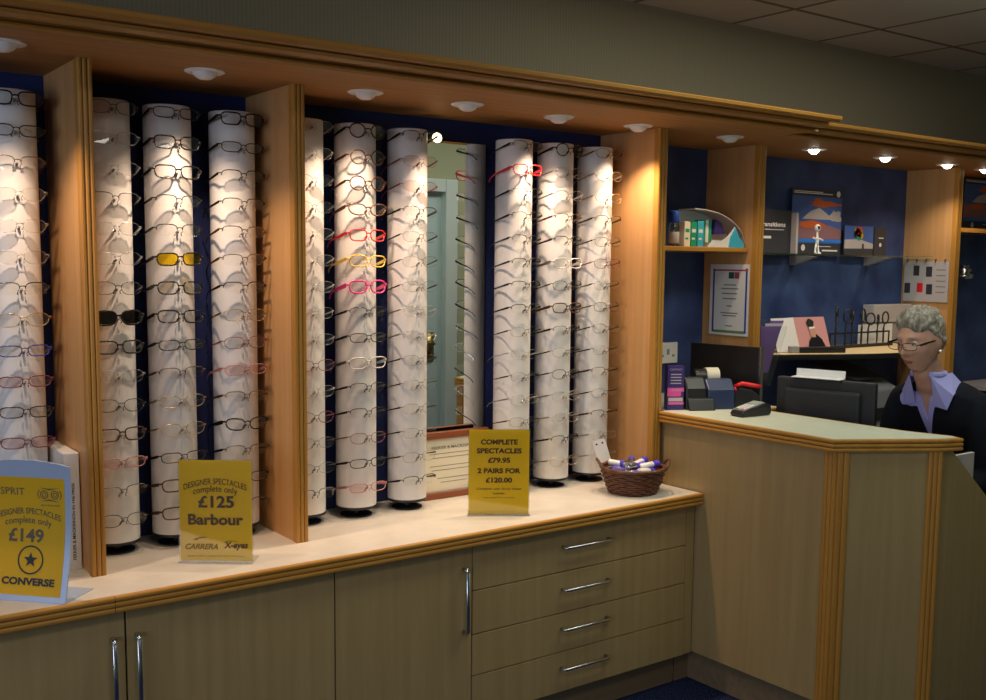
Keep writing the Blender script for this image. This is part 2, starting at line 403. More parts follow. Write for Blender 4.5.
# small glowing spot on top of the mirror
t = thing('mirror_spotlight', 'small glowing spotlight beside the top of the mirror', 'spotlight', (2.14, 3.28, 2.07))
MB().tube([(2.14, 3.32, 2.085), (2.14, 3.262, 2.085)], .005, 8).build('arm', 'steel', t, True)
MB().cyl((2.14, 3.27, 2.098), (2.14, 3.24, 2.085), .014, .020, 16).build('lamp_head', 'steel', t, 'auto')
MB().ball((2.14, 3.236, 2.082), .016, 14).build('bulb', 'bulb_soft', t, True)

# ------------------------------------------------------------------ mirror
t = thing('wall_mirror', 'tall frameless mirror between display columns reflecting a pale blue door', 'mirror', (2.20, 3.31, .80))
MB().box(2.0, 3.300, .80, 2.402, 3.318, 2.085).build('backing', 'shelf_glass', t)
MB().box(2.003, 3.2985, .803, 2.399, 3.2998, 2.082).build('mirror_face', 'mirror', t)

# ------------------------------------------------------------------ display columns
CX = [.709, .966, 1.149, 1.352, 1.590, 1.786, 1.992, 2.458, 2.658, 2.862]
CY = 3.20; CR = .0695
CN = ['leftmost column', 'column right of the first divider', 'column with the yellow-lensed pair', 'column left of the second divider', 'half-hidden column right of the second divider',
      'column left of the one by the mirror', 'column left of the mirror', 'column right of the mirror', 'middle column of the right-hand trio', 'column beside the third divider']
RZ = [2.066 - .0849 * k for k in range(15)]
def mk_column():
    t = thing('display_column', 'x', 'display column', (0, 0, 0), group='white spectacle display columns')
    MB().lathe([(CR - .004, .036), (CR, .038), (CR, 1.325), (CR - .003, 1.328)], (0, 0, 0), 56).build('tube', 'tube', t, 'auto')
    MB().lathe([(CR - .002, .028), (CR + .001, .030), (CR + .001, .037), (CR - .002, .038)], (0, 0, 0), 48).build('bottom_ring', 'black', t, 'auto')
    MB().lathe([(.055, 0), (.055, .004), (.012, .008), (.012, .032)], (0, 0, 0), 32).build('foot', 'black', t, 'auto')
    for k, z in enumerate(RZ):
        z = z - ZT
        MB().tube([(0, -CR + .001, z - .006), (0, -CR - .006, z - .007), (0, -CR - .010, z - .001)], [.0035, .003, .004], 6).build('nose_rest', 'grey', t, True)
        MB().tube([(CR - .004, .02, z - .014), (CR + .014, .02, z - .014), (CR + .017, .02, z - .014)], [.002, .002, .006], 6).build('side_peg', 'clear', t, True)
    return t
def copy_tree(o, parent=None):
    c = o.copy(); COL.objects.link(c)
    if parent is not None: c.parent = parent
    for ch in list(o.children): copy_tree(ch, c)
    return c
col0 = mk_column()
for i, x in enumerate(CX):
    c = col0 if i == 0 else copy_tree(col0)
    c.location = (x, CY, ZT); c['label'] = 'white display ' + CN[i] + ' with fifteen pairs of spectacles'
    if i == 5: c['label'] = 'white display column holding the red, yellow and pink framed spectacles'

# ------------------------------------------------------------------ spectacles
def lens_outline(cx, hw, hh, ex, n=22, drop=.0, cat=0.):
    pts = []
    for k in range(n):
        a = 2 * PI * k / n; c, s = math.cos(a), math.sin(a)
        x = hw * math.copysign(abs(c) ** (2 / ex), c); z = hh * math.copysign(abs(s) ** (2 / ex), s)
        if z < 0: x *= 1 - .12 * (-z / hh)
        z += cat * (x / hw) * hh
        pts.append((cx + x, z - drop))
    return pts
def bow(x): return -.012 + 2.2 * x * x          # front curve, y grows backwards
def mk_specs(style, cname, rimm, tmpm, lensm='lens'):
    """style: dict hw hh ex r(rim) tw(temple) rimless/half"""
    st = dict(hw=.0280, hh=.0175, ex=2.9, r=.0017, tw=.004, rimless=False, half=False, cat=.0, tip=None); st.update(style)
    t = thing('spectacles', 'x', 'spectacles', (0, 0, 0), group='spectacles on the display columns')
    cx = .0355; fr = MB()
    for s in (-1, 1):
        out = lens_outline(cx, st['hw'], st['hh'], st['ex'], cat=st['cat']); out = [(s * x, z) for x, z in out]
        pts = [V((x, bow(x), z)) for x, z in out]
        if st['rimless']: fr.tube(pts, .0005, 4, closed=True)
        else:
            p = pts[:len(pts) // 2 + 1] if st['half'] else pts
            fr.tube(p, st['r'] * 1.12, 5, closed=not st['half'])
        hx = s * (cx + st['hw'] - .001); ez = .006 + st['cat'] * .015
        fr.tube([V((hx, bow(hx), ez)), V((s * .066, bow(.066) + .001, ez + .001)), V((s * .0715, .006, ez))], [st['r'] * 1.2, st['r'] * 1.5, st['tw'] * .55], 6)
    bx = cx - st['hw'] + .001
    fr.tube([V((-bx, bow(bx), .004)), V((-.004, bow(0) - .001, .007)), V((.004, bow(0) - .001, .007)), V((bx, bow(bx), .004))], st['r'] * 1.15, 6)
    for s in (-1, 1):
        fr.tube([V((s * bx, bow(bx), -.002)), V((s * .008, .004, -.008)), V((s * .0095, .002, -.014))], [.0008, .0010, .0022], 5)
    fr.build('frame_front', rimm, t, True, local=True)
    for s in (-1, 1):
        out = lens_outline(cx, st['hw'], st['hh'], st['ex'], cat=st['cat']); m = MB()
        m.add([V((s * x, bow(x) + .0003, z)) for x, z in out], [tuple(range(len(out)))]); m.build('lens', lensm, t, local=True)
    for s in (-1, 1):
        tw = st['tw']; m = MB(); ez = .006 + st['cat'] * .015; tl = math.tan(math.radians(12))
        path = [(.0715, .005, 1), (.0725, .03, 1), (.0735, .06, .8), (.0735, .095, .55), (.070, .120, .6), (.067, .135, .8)]
        vs = []
        for j, (px, py, k) in enumerate(path):
            z = ez - tl * py - (.012 if j == 5 else (.004 if j == 4 else 0)); hh = tw * k; th = .0011
            vs += [V((s * (px - th), py, z - hh)), V((s * (px + th), py, z - hh)), V((s * (px + th), py, z + hh)), V((s * (px - th), py, z + hh))]
        n = len(path); fs = [(4 * i + a, 4 * i + (a + 1) % 4, 4 * i + 4 + (a + 1) % 4, 4 * i + 4 + a) for i in range(n - 1) for a in range(4)] + [(0, 1, 2, 3), tuple(range(4 * n - 4, 4 * n))]
        m.add(vs, fs); m.build('temple', tmpm, t, local=True)
    return t
for nm, rgb, r in (('s_black', (.012, .010, .010), .25), ('s_brown', (.07, .026, .014), .3), ('s_tort', (.11, .045, .02), .3), ('s_red', (.62, .02, .03), .3), ('s_pink', (.85, .05, .26), .3), ('s_yell', (.85, .58, .07), .3),
                    ('s_blue', (.03, .04, .30), .3), ('s_plum', (.19, .035, .06), .3), ('s_rose', (.55, .22, .22), .35), ('s_clear', (.62, .58, .55), .2)):
    M[nm] = mat(nm[2:] + '_frame_acetate', rgb, r)
for nm, rgb in (('m_gun', (.16, .15, .15)), ('m_silver', (.60, .58, .56)), ('m_gold', (.62, .46, .24)), ('m_bronze', (.26, .17, .12))):
    M[nm] = mat(nm[2:] + '_wire', rgb, .28, 1)
F = dict(
    rect=dict(ex=3.6, hh=.0165, r=.0019, tw=.0048), slim=dict(ex=3.4, hh=.0135, r=.0013, tw=.004), oval=dict(ex=2.3, hh=.0175, r=.0012, tw=.003),
    bold=dict(ex=3.0, hh=.0185, r=.0024, tw=.0062), round=dict(ex=2.1, hh=.0205, hw=.0245, r=.0019, tw=.004), cat=dict(ex=2.6, hh=.0165, r=.0019, tw=.0055, cat=.16),
    wire=dict(ex=2.6, hh=.0165, r=.0009, tw=.0022), half=dict(ex=3.2, hh=.0155, r=.0012, tw=.0034, half=True), rimless=dict(ex=2.8, hh=.0160, r=.0009, tw=.0022, rimless=True),
    sun=dict(ex=2.6, hh=.0185, hw=.029, r=.0024, tw=.0065))
K = {  # key: shape, rim, temple, lens, words
    'kb': ('rect', 's_black', 's_black', 'lens', 'black rectangular'), 'kB': ('bold', 's_black', 's_black', 'lens', 'chunky black'), 'ko': ('slim', 's_black', 's_black', 'lens', 'slim black'),
    'kr': ('round', 's_black', 's_black', 'lens', 'black rounded'), 'kc': ('cat', 's_black', 's_black', 'lens', 'black upswept'),
    'br': ('rect', 's_brown', 's_brown', 'lens', 'brown rectangular'), 'bo': ('round', 's_brown', 's_brown', 'lens', 'brown oval'), 'to': ('cat', 's_tort', 's_tort', 'lens', 'tortoiseshell'),
    'bl': ('slim', 's_blue', 's_blue', 'lens', 'dark blue'), 'pl': ('slim', 's_plum', 's_plum', 'lens_p', 'plum red'), 'rs': ('slim', 's_rose', 's_rose', 'lens_p', 'rose-tinted slim'),
    'rd': ('rect', 's_red', 's_red', 'lens', 'bright red'), 'pk': ('bold', 's_pink', 's_pink', 'lens', 'hot pink'), 'ye': ('rect', 's_yell', 's_yell', 'lens', 'yellow-framed'),
    'yl': ('rect', 's_black', 's_black', 'lens_y', 'yellow-lensed'), 'sg': ('sun', 's_black', 's_black', 'lens_k', 'dark-lensed black'), 'cl': ('rect', 's_clear', 'm_silver', 'lens', 'pale translucent'),
    'wg': ('wire', 'm_gun', 's_black', 'lens', 'fine gunmetal'), 'ws': ('wire', 'm_silver', 'm_silver', 'lens', 'fine silver wire'), 'wo': ('wire', 'm_gold', 'm_gold', 'lens', 'fine gold wire'),
    'wb': ('half', 'm_bronze', 's_brown', 'lens', 'half-rim bronze'), 'hk': ('half', 's_black', 's_black', 'lens', 'half-rim black'), 'hg': ('half', 'm_gun', 's_black', 'lens', 'half-rim gunmetal'),
    'rl': ('rimless', 'm_silver', 'm_silver', 'lens', 'rimless silver'), 'rk': ('rimless', 'm_gun', 's_black', 'lens', 'rimless dark-armed'), 'rp': ('rimless', 'm_bronze', 's_plum', 'lens_p', 'rimless plum-armed'),
    'wk': ('wire', 's_black', 's_black', 'lens', 'thin black wire'), 'wr': ('wire', 's_plum', 's_plum', 'lens', 'thin dark red wire'),
}
ROWS = [
    'kb ko wb rl rl rl hk wo bl pl ko pl wb wk rs',
    'wg ws rl hg rl rl wg sg kb rl wk br rs hg wk',
    'ko kb kb hk hk yl kb kb ko wb wo wo ko br br',
    'kb ko hk hk wb wb hk wo wr rs wb kc hg ko hg',
    'rl rl rk rk rl rl rl rl rl wr rl wr rk rk hg',
    'kr bo bo to rd ye pk hk ko cl hk hk wr ko rs',
    'hk rp rp hg rk rk rk rl rl rk rk rk rk rk hk',
    'hg rd hg hg hg hg hk hk rk rl rk rl rk rk rk',
    'kr ws ws wb hk cl wk br hg rk wk ws ws hk wo',
    'wg ws wo hg wg wr rk wg wg rk wb rk wb rl rl',
]
ORD = 'topmost second third fourth fifth sixth seventh eighth ninth tenth eleventh twelfth thirteenth fourteenth lowest'.split()
protos = {}
for ci, row in enumerate(ROWS):
    for ri, k in enumerate(row.split()):
        if k not in protos:
            sh, rm, tm, lm, wd = K[k]; t = mk_specs(F[sh], wd, rm, tm, lm); protos[k] = t; o = t
        else: o = copy_tree(protos[k])
        o.location = (CX[ci], CY - CR - .010, RZ[ri]); o.scale = (1.06, 1.0, 1.10); o.rotation_euler = (0, random.uniform(-.02, .02), random.uniform(-.05, .05))
        pos = ORD[ri] + (' row' if 0 < ri < 14 else '')
        nm = {'sg': 'sunglasses'}.get(k, 'spectacles')
        cn = CN[ci].replace('half-hidden column right of the second divider', 'column just right of the second divider').replace('column left of the one by the mirror', 'second column left of the mirror')
        o['label'] = '%s %s, %s%s, %s' % (K[k][4], nm, pos, ' down' if 0 < ri < 14 else ' pair', cn)
        if k == 'sg': o['category'] = 'sunglasses'

# ------------------------------------------------------------------ signs
def frame_of(t, y=0., z=0.):
    m = WM[t.name]; R3 = m.to_3x3()
    return (m @ V((0, y, z)), R3 @ V((1, 0, 0)), R3 @ V((0, 0, 1)), R3 @ V((0, -1, 0)))
def acrylic_sign(x0, y0, x1, y1, label):
    a = math.atan2(y1 - y0, x1 - x0); c = ((x0 + x1) / 2, (y0 + y1) / 2, ZT); L = .21
    t = thing('counter_sign', label, 'sign', c, a, 'yellow price signs on the worktop')
    m = MB(); m.box(-.108, -.0015, .002, .108, .0005, .304); m.box(-.108, .003, .002, .108, .005, .304)
    m.box(-.108, -.0015, 0, .108, .075, .002); m.box(-.110, -.02, 0, .110, 0, .002)
    m.build('acrylic_holder', 'clear', t, local=True)
    MB().quad((-.105, .0017, .004), (.105, .0017, .004), (.105, .0017, .301), (-.105, .0017, .301)).build('yellow_sheet', 'yellow', t, local=True)
    return t, frame_of(t, -.0015)
t, fr = acrylic_sign(1.075, 2.974, 1.254, 2.839, 'yellow A4 sign reading £125 and Barbour in a clear stand')
w = MB()
put_text(w, 'DESIGNER SPECTACLES', fr, 0, .232, .0245, .182, arc=2.2, off=.0002)
put_text(w, 'complete only', fr, 0, .210, .0265, .128, arc=2.2, off=.0002)
put_text(w, '£125', fr, .002, .164, .047, .104, off=.0014)
put_text(w, 'Barbour', fr, .0, .113, .043, .160, off=.0014)
put_text(w, 'X-eyes', fr, .058, .044, .026, .070, off=.0009, shear=.2)
ring(w, fr, .045, .020, .045, .0462, a0=1.15, a1=2.1, n=12)
w.build('lettering', 'ink', t)
w = MB(); put_text(w, 'CARRERA', fr, -.042, .040, .022, .095, off=.0007, shear=.3)
poly(w, fr, [(-.068, .068), (-.045, .076), (-.022, .076), (-.03, .073), (-.05, .071), (-.055, .066)])
put_text(w, 'designer frames complete with single vision lenses', fr, 0, .018, .006, .165)
w.build('faint_lettering', mat('olive_ink', (.24, .14, .01), .5), t)
t, fr = acrylic_sign(2.101, 2.972, 2.277, 2.853, 'yellow A4 sign reading COMPLETE SPECTACLES £79.95 in a clear stand')
w = MB()
for s, v, wd in (('COMPLETE', .250, .128), ('SPECTACLES', .219, .156), ('£79.95', .186, .078), ('2 PAIRS FOR', .149, .150), ('£120.00', .116, .092)):
    put_text(w, s, fr, 0, v, .0235, wd, off=.0011)
put_text(w, 'Complete with Single Vision', fr, 0, .090, .0105, .155, off=.0002); put_text(w, 'Lenses', fr, 0, .074, .0105, .04, off=.0002)
put_text(w, 'Ask staff for details', fr, 0, .060, .007, .11); w.build('lettering', 'ink', t)

# silvery framed sign on the left
a = math.atan2(2.76 - 2.895, .707 - .581); ux, uy = math.cos(a), math.sin(a); Wd = .236; Ht = .357
t = thing('counter_sign', 'silvery blue framed yellow sign reading £149 and CONVERSE at the left', 'sign', (.707 - ux * Wd / 2, 2.76 - uy * Wd / 2, ZT), a, 'yellow price signs on the worktop')
def ycurve(z): return .028 * (z / Ht) + .020 * math.sin(PI * z / Ht)       # leaning back
def sheet(x0, x1, z0, z1, top_arc, d, th, flare=0.):
    m = MB(); n = 16; vs = []; nx = 12
    for sd in (0, 1):
        for i in range(n + 1):
            for j in range(nx + 1):
                u = -1 + 2 * j / nx; zt = z1 + top_arc * (1 - u * u); z = z0 + (zt - z0) * i / n
                k = 1 + flare * (z / Ht) ** 2; x = (x0 + x1) / 2 + u * (x1 - x0) / 2 * k
                vs.append(V((x, ycurve(z) - d + sd * th, z)))
    W = nx + 1; H0 = (n + 1) * W; fs = []
    for i in range(n):
        for j in range(nx):
            q = i * W + j; fs += [(q, q + 1, q + W + 1, q + W), (H0 + q, H0 + q + W, H0 + q + W + 1, H0 + q + 1)]
    for j in range(nx): fs += [(j, H0 + j, H0 + j + 1, j + 1), (n * W + j, n * W + j + 1, H0 + n * W + j + 1, H0 + n * W + j)]
    for i in range(n): fs += [(i * W, i * W + W, H0 + i * W + W, H0 + i * W), (i * W + nx, H0 + i * W + nx, H0 + i * W + W + nx, i * W + W + nx)]
    return m.add(vs, fs)
m = sheet(-Wd / 2, Wd / 2, 0, Ht - .008, .014, 0, .005, .06); m.build('frame', 'silver', t, 'auto', local=True)
m = MB(); m.box(-Wd / 2, .0, 0, Wd / 2, .13, .003); m.build('foot', 'silver', t, local=True)
sheet(-Wd / 2 + .016, Wd / 2 - .016, .016, Ht - .04, 0, .0008, .0006, .05).build('yellow_sheet', 'yellow', t, 'auto', local=True)
class CurvedFrame: pass
def put_curved(mb, s, u, v, size, w_=None, off=0., arc=0.):
    O, R, U, Nn = V((0, 0, 0)), V((1, 0, 0)), V((0, 0, 1)), V((0, -1, 0)); tmp = MB(); put_text(tmp, s, (O, R, U, Nn), u, v, size, w_, off, arc=arc); warp(tmp, mb)
def warp(tmp, mb, d=.0018): mb.add([V((p.x, ycurve(p.z) - d, p.z)) for p in tmp.v], tmp.f)
LF = (V((0, 0, 0)), V((1, 0, 0)), V((0, 0, 1)), V((0, -1, 0)))
w = MB(); put_curved(w, 'ESPRIT', -.048, .270, .027, .082)
put_curved(w, 'DESIGNER SPECTACLES', 0, .222, .022, .184, .0002, 2.0); put_curved(w, 'complete only', 0, .198, .024, .132, .0002, 2.0)
put_curved(w, '£149', -.006, .150, .046, .100, .0012); put_curved(w, 'animal', .063, .244, .008, .052)
q = MB()
for s in (-1, 1):
    ring(q, LF, .063 + s * .015, .274, .009, .0115, 20); ring(q, LF, .063 + s * .015, .274, .004, .006, 16)
    ring(q, LF, .063 + s * .018, .274, .014, .016, 16, a0=(-.9 if s > 0 else PI - .9), a1=(.9 if s > 0 else PI + .9))
poly(q, LF, [(.035, .292), (.063, .286), (.091, .292), (.063, .290)]); poly(q, LF, [(.035, .256), (.063, .262), (.091, .256), (.063, .258)]); warp(q, w)
w.build('lettering', mat('soft_grey_ink', (.13, .10, .06), .5), t, local=True)
w = MB(); q = MB(); ring(q, LF, .010, .104, .0325, .0365, 40)
pts = []
for k in range(10):
    r = .020 if k % 2 == 0 else .0085; aa = PI / 2 + k * PI / 5; pts.append((.010 + r * math.cos(aa), .104 + r * math.sin(aa)))
for k in range(10): poly(q, LF, [(.010, .104), pts[k], pts[(k + 1) % 10]])
warp(q, w); put_curved(w, 'CONVERSE', .008, .042, .024, .150, .0010); w.build('star_logo', 'ink2', t, local=True)

# white binder beside the first divider
t = thing('white_binder', 'upright white binder with black spine lettering leaning by the first divider', 'binder', (.806, 3.17, ZT))
MB().box(.788, 3.055, ZT, .829, 3.30, ZT + .335).build('cover', 'paper', t, bev=.003)
w = MB(); put_text(w, 'FERRIER & MACKINNON IN THE PRESS', (V((.8095, 3.055, ZT + .14)), V((0, 0, 1)), V((-1, 0, 0)), V((0, -1, 0))), 0, -.004, .012, .22, off=.0002); w.build('spine_lettering', 'ink2', t)
t = thing('leaflet_holder', 'low clear leaflet holder with white sheets in front of the white binder', 'leaflet holder', (.745, 3.0, ZT))
m = MB(); m.box(.70, 2.985, ZT, .825, 3.05, ZT + .012); m.box(.70, 3.046, ZT, .785, 3.049, ZT + .29); m.build('holder', 'clear', t)
m = MB(); m.box(.708, 3.036, ZT + .013, .780, 3.044, ZT + .30); m.build('white_sheets', 'paper', t)

# certificate in reddish wooden rails under the mirror
t = thing('framed_certificate', 'cream certificate between reddish wooden rails standing under the mirror', 'certificate', (2.22, 3.25, ZT))
MB().box(2.085, 3.232, ZT, 2.380, 3.262, ZT + .022).build('bottom_rail', 'red_wood', t, bev=.003)
MB().box(2.085, 3.236, ZT + .226, 2.380, 3.262, ZT + .250).build('top_rail', 'red_wood', t, bev=.003)
MB().box(2.090, 3.248, ZT + .02, 2.375, 3.256, ZT + .228).build('backing_board', 'white', t)
MB().box(2.098, 3.2462, ZT + .028, 2.358, 3.248, ZT + .222).build('cream_sheet', 'cream', t)
w = MB(); fr = (V((2.2265, 3.2462, ZT)), V((1, 0, 0)), V((0, 0, 1)), V((0, -1, 0)))
put_text(w, 'FERRIER & MACKINNON', fr, 0, .185, .016, .20, off=.0002)
for k, wd in enumerate((.22, .19, .0, .215, .20, .0, .15, .12)):
    if wd: rect(w, fr, -wd / 2, .167 - k * .0155, wd / 2, .1692 - k * .0155)
w.build('lettering', 'grey_ink', t)
m = MB()
for z in (.07, .165): m.box(2.086, 3.240, ZT + z - .008, 2.100, 3.249, ZT + z + .008)
m.build('clip', 'brass', t)

# ------------------------------------------------------------------ wicker basket
bc = V((2.842, 2.925, ZT)); RB, RT, HB = .088, .122, .090
t = thing('wicker_basket', 'round dark wicker basket filled with lens cleaner tubes at the worktop end', 'basket', tuple(bc))
m = MB(); nr = 11; ns = 26
for i in range(nr):
    f = i / (nr - 1); R0 = RB + (RT - RB) * f ** .8; z = .005 + HB * f; pts = []
    for k in range(ns * 3):
        a = 2 * PI * k / (ns * 3); wv = .0035 * math.cos(ns * a / 2 * 1 + (PI if i % 2 else 0)); pts.append(bc + V(((R0 + wv) * math.cos(a), (R0 + wv) * math.sin(a), z)))
    m.tube(pts, .0048, 5, True)
m.build('woven_side', 'wicker', t, True)
MB().lathe([(.001, 0), (RB, 0), (RB, .006), (.001, .007)], tuple(bc), 32).build('base', 'wicker', t)
m = MB(); m.tube([bc + V((RT * math.cos(2 * PI * k / 48), RT * math.sin(2 * PI * k / 48), HB + .007 + .0015 * math.sin(k * 2))) for k in range(48)], .0075, 7, True); m.build('rim', 'wicker', t, True)
for s in (-1, 1):
    m = MB(); dv = V((s * .80, s * -.6, 0)).normalized(); pv = V((-dv.y, dv.x, 0))
    m.tube([bc + dv * (RT - .004 + .022 * math.sin(PI * k / 10)) + pv * .045 * math.cos(PI * k / 10) + V((0, 0, HB + .004 + .034 * math.sin(PI * k / 10))) for k in range(11)], .0050, 7); m.build('handle', 'wicker', t, True)
m = MB(); m.lathe([(.001, .045), (.095, .045), (.098, .05), (.001, .05)], tuple(bc), 24); m.build('inner_lining', 'wicker', t)
spots = [(-.030, -.030, .118, .2, 'upper front left'), (.045, -.040, .116, -.2, 'upper front right'), (-.075, .0, .104, 1.2, 'at the left rim'), (.030, .040, .118, .8, 'upper back right'), (-.030, .045, .116, -1.0, 'upper back left'), (-.052, .030, .100, .4, 'at the back left rim'), (-.060, -.040, .098, -.5, 'at the front left rim'), (.0, .055, .101, 1.0, 'at the back rim'), (.055, .035, .102, -.7, 'at the back right rim'),
         (.068, -.022, .100, .9, 'at the right rim'), (.01, -.060, .099, .1, 'at the front rim'), (.0, .0, .111, -.4, 'on top in the middle'), (-.03, .0, .121, 1.4, 'topmost left of the middle'), (.038, .002, .121, .3, 'topmost right of the middle')]
for i, (dx, dy, dz, an, wh) in enumerate(spots):
    rot = Matrix.Rotation(an, 4, 'Z') @ Matrix.Rotation(math.radians(6 * (-1) ** i), 4, 'Y'); mt = Matrix.Translation(bc + V((dx, dy, dz - .010))) @ rot @ Matrix.Scale(1.18, 4)
    q = thing('lens_cleaner_tube', 'small lens cleaner tube with violet cap in the basket, ' + wh, 'tube', (0, 0, 0), group='lens cleaner tubes in the basket', mtx=mt)
    MB().tube([(-.036, 0, 0), (-.034, 0, 0), (.014, 0, 0), (.018, 0, 0)], [.007, .0105, .0105, .008], 12).build('barrel', ('steel', 'white', 'lilac_metal')[i % 3], q, 'auto', local=True)
    MB().tube([(.016, 0, 0), (.018, 0, 0), (.038, 0, 0), (.041, 0, 0)], [.009, .0115, .011, .006], 12).build('cap', 'blue_cap', q, 'auto', local=True)
mt = Matrix.Translation((2.868, 3.072, ZT + .0)) @ Matrix.Rotation(-.62, 4, 'Z') @ Matrix.Rotation(-.30, 4, 'Y')
q = thing('card_tag', 'white swing tag with two holes leaning on the last column behind the basket', 'tag', (2.868, 3.072, ZT))
m = MB(); m.prism([(-.026, .008), (.026, .0), (.026, .18), (.020, .188), (-.020, .188), (-.026, .18)], 'y', 0, .0015, mt); m.build('card', 'paper', q)
m = MB()
for u in (-.012, .012): m.prism([(u + .004 * math.cos(k), .172 + .004 * math.sin(k)) for k in [2 * PI * j / 10 for j in range(10)]], 'y', -.0006, -.0001, mt)
m.build('holes', 'ink2', q)

# ------------------------------------------------------------------ reception desk
def sweep(path, prof, z_is_up=True):
    """prof: (out, z) list; path: 2D points, outward = right-hand side of travel"""
    m = MB(); n = len(path); k = len(prof); vs = []
    for i, p in enumerate(path):
        p = V((p[0], p[1])); d0 = (p - V(path[i - 1])).normalized() if i > 0 else None; d1 = (V(path[i + 1]) - p).normalized() if i < n - 1 else None
        d0 = d0 or d1; d1 = d1 or d0
        n0 = V((d0.y, -d0.x)); n1 = V((d1.y, -d1.x)); nn = (n0 + n1).normalized(); s = 1 / max(.4, nn.dot(n0))
        for o, z in prof: vs.append(V((p.x + nn.x * o * s, p.y + nn.y * o * s, z)))
    fs = [(i * k + a, i * k + (a + 1) % k, (i + 1) * k + (a + 1) % k, (i + 1) * k + a) for i in range(n - 1) for a in range(k)]
    fs += [tuple(range(k)), tuple(range((n - 1) * k, n * k))]
    return m.add(vs, fs)
TZ = 1.060
rd = thing('reception_desk', 'high maple-panelled reception desk with pale green top and canted corner', 'reception desk', (3.2, 2.5, 0))
inner = [(3.064, 3.399), (3.064, 2.974), (3.036, 2.974), (3.041, 2.170), (3.355, 1.978), (3.436, 1.950), (3.452, 1.988), (3.414, 2.15), (3.414, 2.794), (3.55, 2.794), (3.55, 3.399)]
MB().prism(inner, 'z', TZ - .038, TZ).build('counter_top', 'top2', rd)
pr = [(o, z) for o, z in reeds(TZ - .044, TZ + .0008, 3, .008, .002)]
sweep([(3.036, 2.974), (3.041, 2.170), (3.355, 1.978), (3.436, 1.950), (3.452, 1.988), (3.414, 2.15), (3.414, 2.794), (3.55, 2.794)], [(-.002, TZ - .044)] + [(o, z) for o, z in pr] + [(-.002, TZ + .0008)]).build('reeded_edging', 'edge_y', rd)
w = MB(); w.box(3.055, 2.212, .125, 3.073, 2.972, TZ - .044); w.build('front_panel', 'wood_v', rd)
MB().box(3.064, 2.973, .0, 3.080, 3.399, TZ - .04).build('rear_panel', 'wood_v', rd)
cx0, cy0, cx1, cy1 = 3.090, 2.141, 3.330, 1.9945
ang = math.atan2(cy1 - cy0, cx1 - cx0); L = math.hypot(cx1 - cx0, cy1 - cy0); mt = Matrix.Translation((cx0, cy0, 0)) @ Matrix.Rotation(ang, 4, 'Z')
MB().box(0, .004, .125, L, .020, TZ - .044, mt).build('canted_panel', 'wood_v', rd)
def post(path, n):
    # vertical reeds running round a plan path
    pts = []; tot = 0
    segs = [(V(a), V(b)) for a, b in zip(path[:-1], path[1:])]
    for a, b in segs:
        l = (b - a).length; k = max(1, round(n * l / sum((q - p).length for p, q in segs))); d = (b - a).normalized(); nn = V((d.y, -d.x))
        for i in range(k):
            for j in range(6):
                aa = PI * j / 6; t = (i + (1 - math.cos(aa)) / 2) / k; pts.append(a + d * (l * t) + nn * (.008 * math.sin(aa) ** .6 if j else 0))
    pts.append(V(path[-1])); back = [V(p) for p in path[::-1]]
    inn = []
    for p in back: inn.append(p + V((.02, .022)))
    return [(p.x, p.y) for p in pts] + [(p.x, p.y) for p in inn]
MB().prism(post([(3.056, 2.212), (3.056, 2.163), (3.092, 2.141)][::1], 5), 'z', .0, TZ - .044).build('corner_post', 'edge_v', rd)
MB().prism(post([(3.328, 1.9965), (3.372, 1.970)], 3), 'z', .0, TZ - .044).build('corner_post', 'edge_v', rd)
MB().prism([(3.374, .0), (3.98, .0), (3.98, .742), (3.782, .742), (3.436, TZ - .046), (3.374, TZ - .046)], 'y', 1.974, 1.994).build('sloped_end_panel', 'wood_v', rd)
w = MB(); w.box(3.082, 2.20, .0, 3.098, 2.835, .125); w.box(3.01, 2.835, 0, 3.082, 2.85, .12)
w.build('toe_kick', 'kick', rd); MB().box(.012, .030, 0, L, .045, .125, mt).build('toe_kick', 'kick', rd)
MB().prism([(3.10, 2.18), (3.36, 2.022), (3.80, 1.996), (3.80, 3.08), (3.10, 3.08)], 'z', .715, .740).build('inner_desktop', 'wood_x', rd)
MB().box(3.40, 2.80, .742, 3.545, 3.39, TZ - .04).build('inner_shelf_side', 'wood_v', rd)
MB().box(3.74, 3.02, 0, 3.79, 3.07, .715).build('desk_leg', 'wood_v', rd)
MB().box(3.74, 2.03, 0, 3.79, 2.08, .715).build('desk_leg', 'wood_v', rd)

# back desk, ledge, shelves
t = thing('back_desk', 'dark back desk along the blue wall behind the reception', 'desk', (4.5, 3.2, 0))
MB().box(3.80, 2.96, .715, 5.315, 3.395, .740).build('desktop', 'wood_x', t)
for x in (3.82, 4.90, 5.27): MB().box(x, 3.0, 0, x + .02, 3.38, .715).build('leg', 'brown', t)
t = thing('raised_ledge', 'raised pale tan ledge with dark edge holding the magazine and ring-handled tools', 'shelf', (4.5, 3.2, 1.2))
ed = [(3.93, 3.19), (4.10, 3.12), (4.28, 3.03), (4.45, 2.97), (4.62, 2.935), (4.85, 2.97), (5.08, 3.08), (5.315, 3.18)]
MB().prism(ed + [(5.315, 3.395), (3.93, 3.395)], 'z', 1.208, 1.23).build('ledge_top', 'tan', t)
sweep(ed, [(-.004, 1.204), (.005, 1.206), (.006, 1.219), (.005, 1.2295), (-.004, 1.2295)]).build('dark_edge', 'black', t)
MB().box(4.74, 2.985, .74, 4.84, 3.01, 1.204).build('support_panel', 'brown', t)

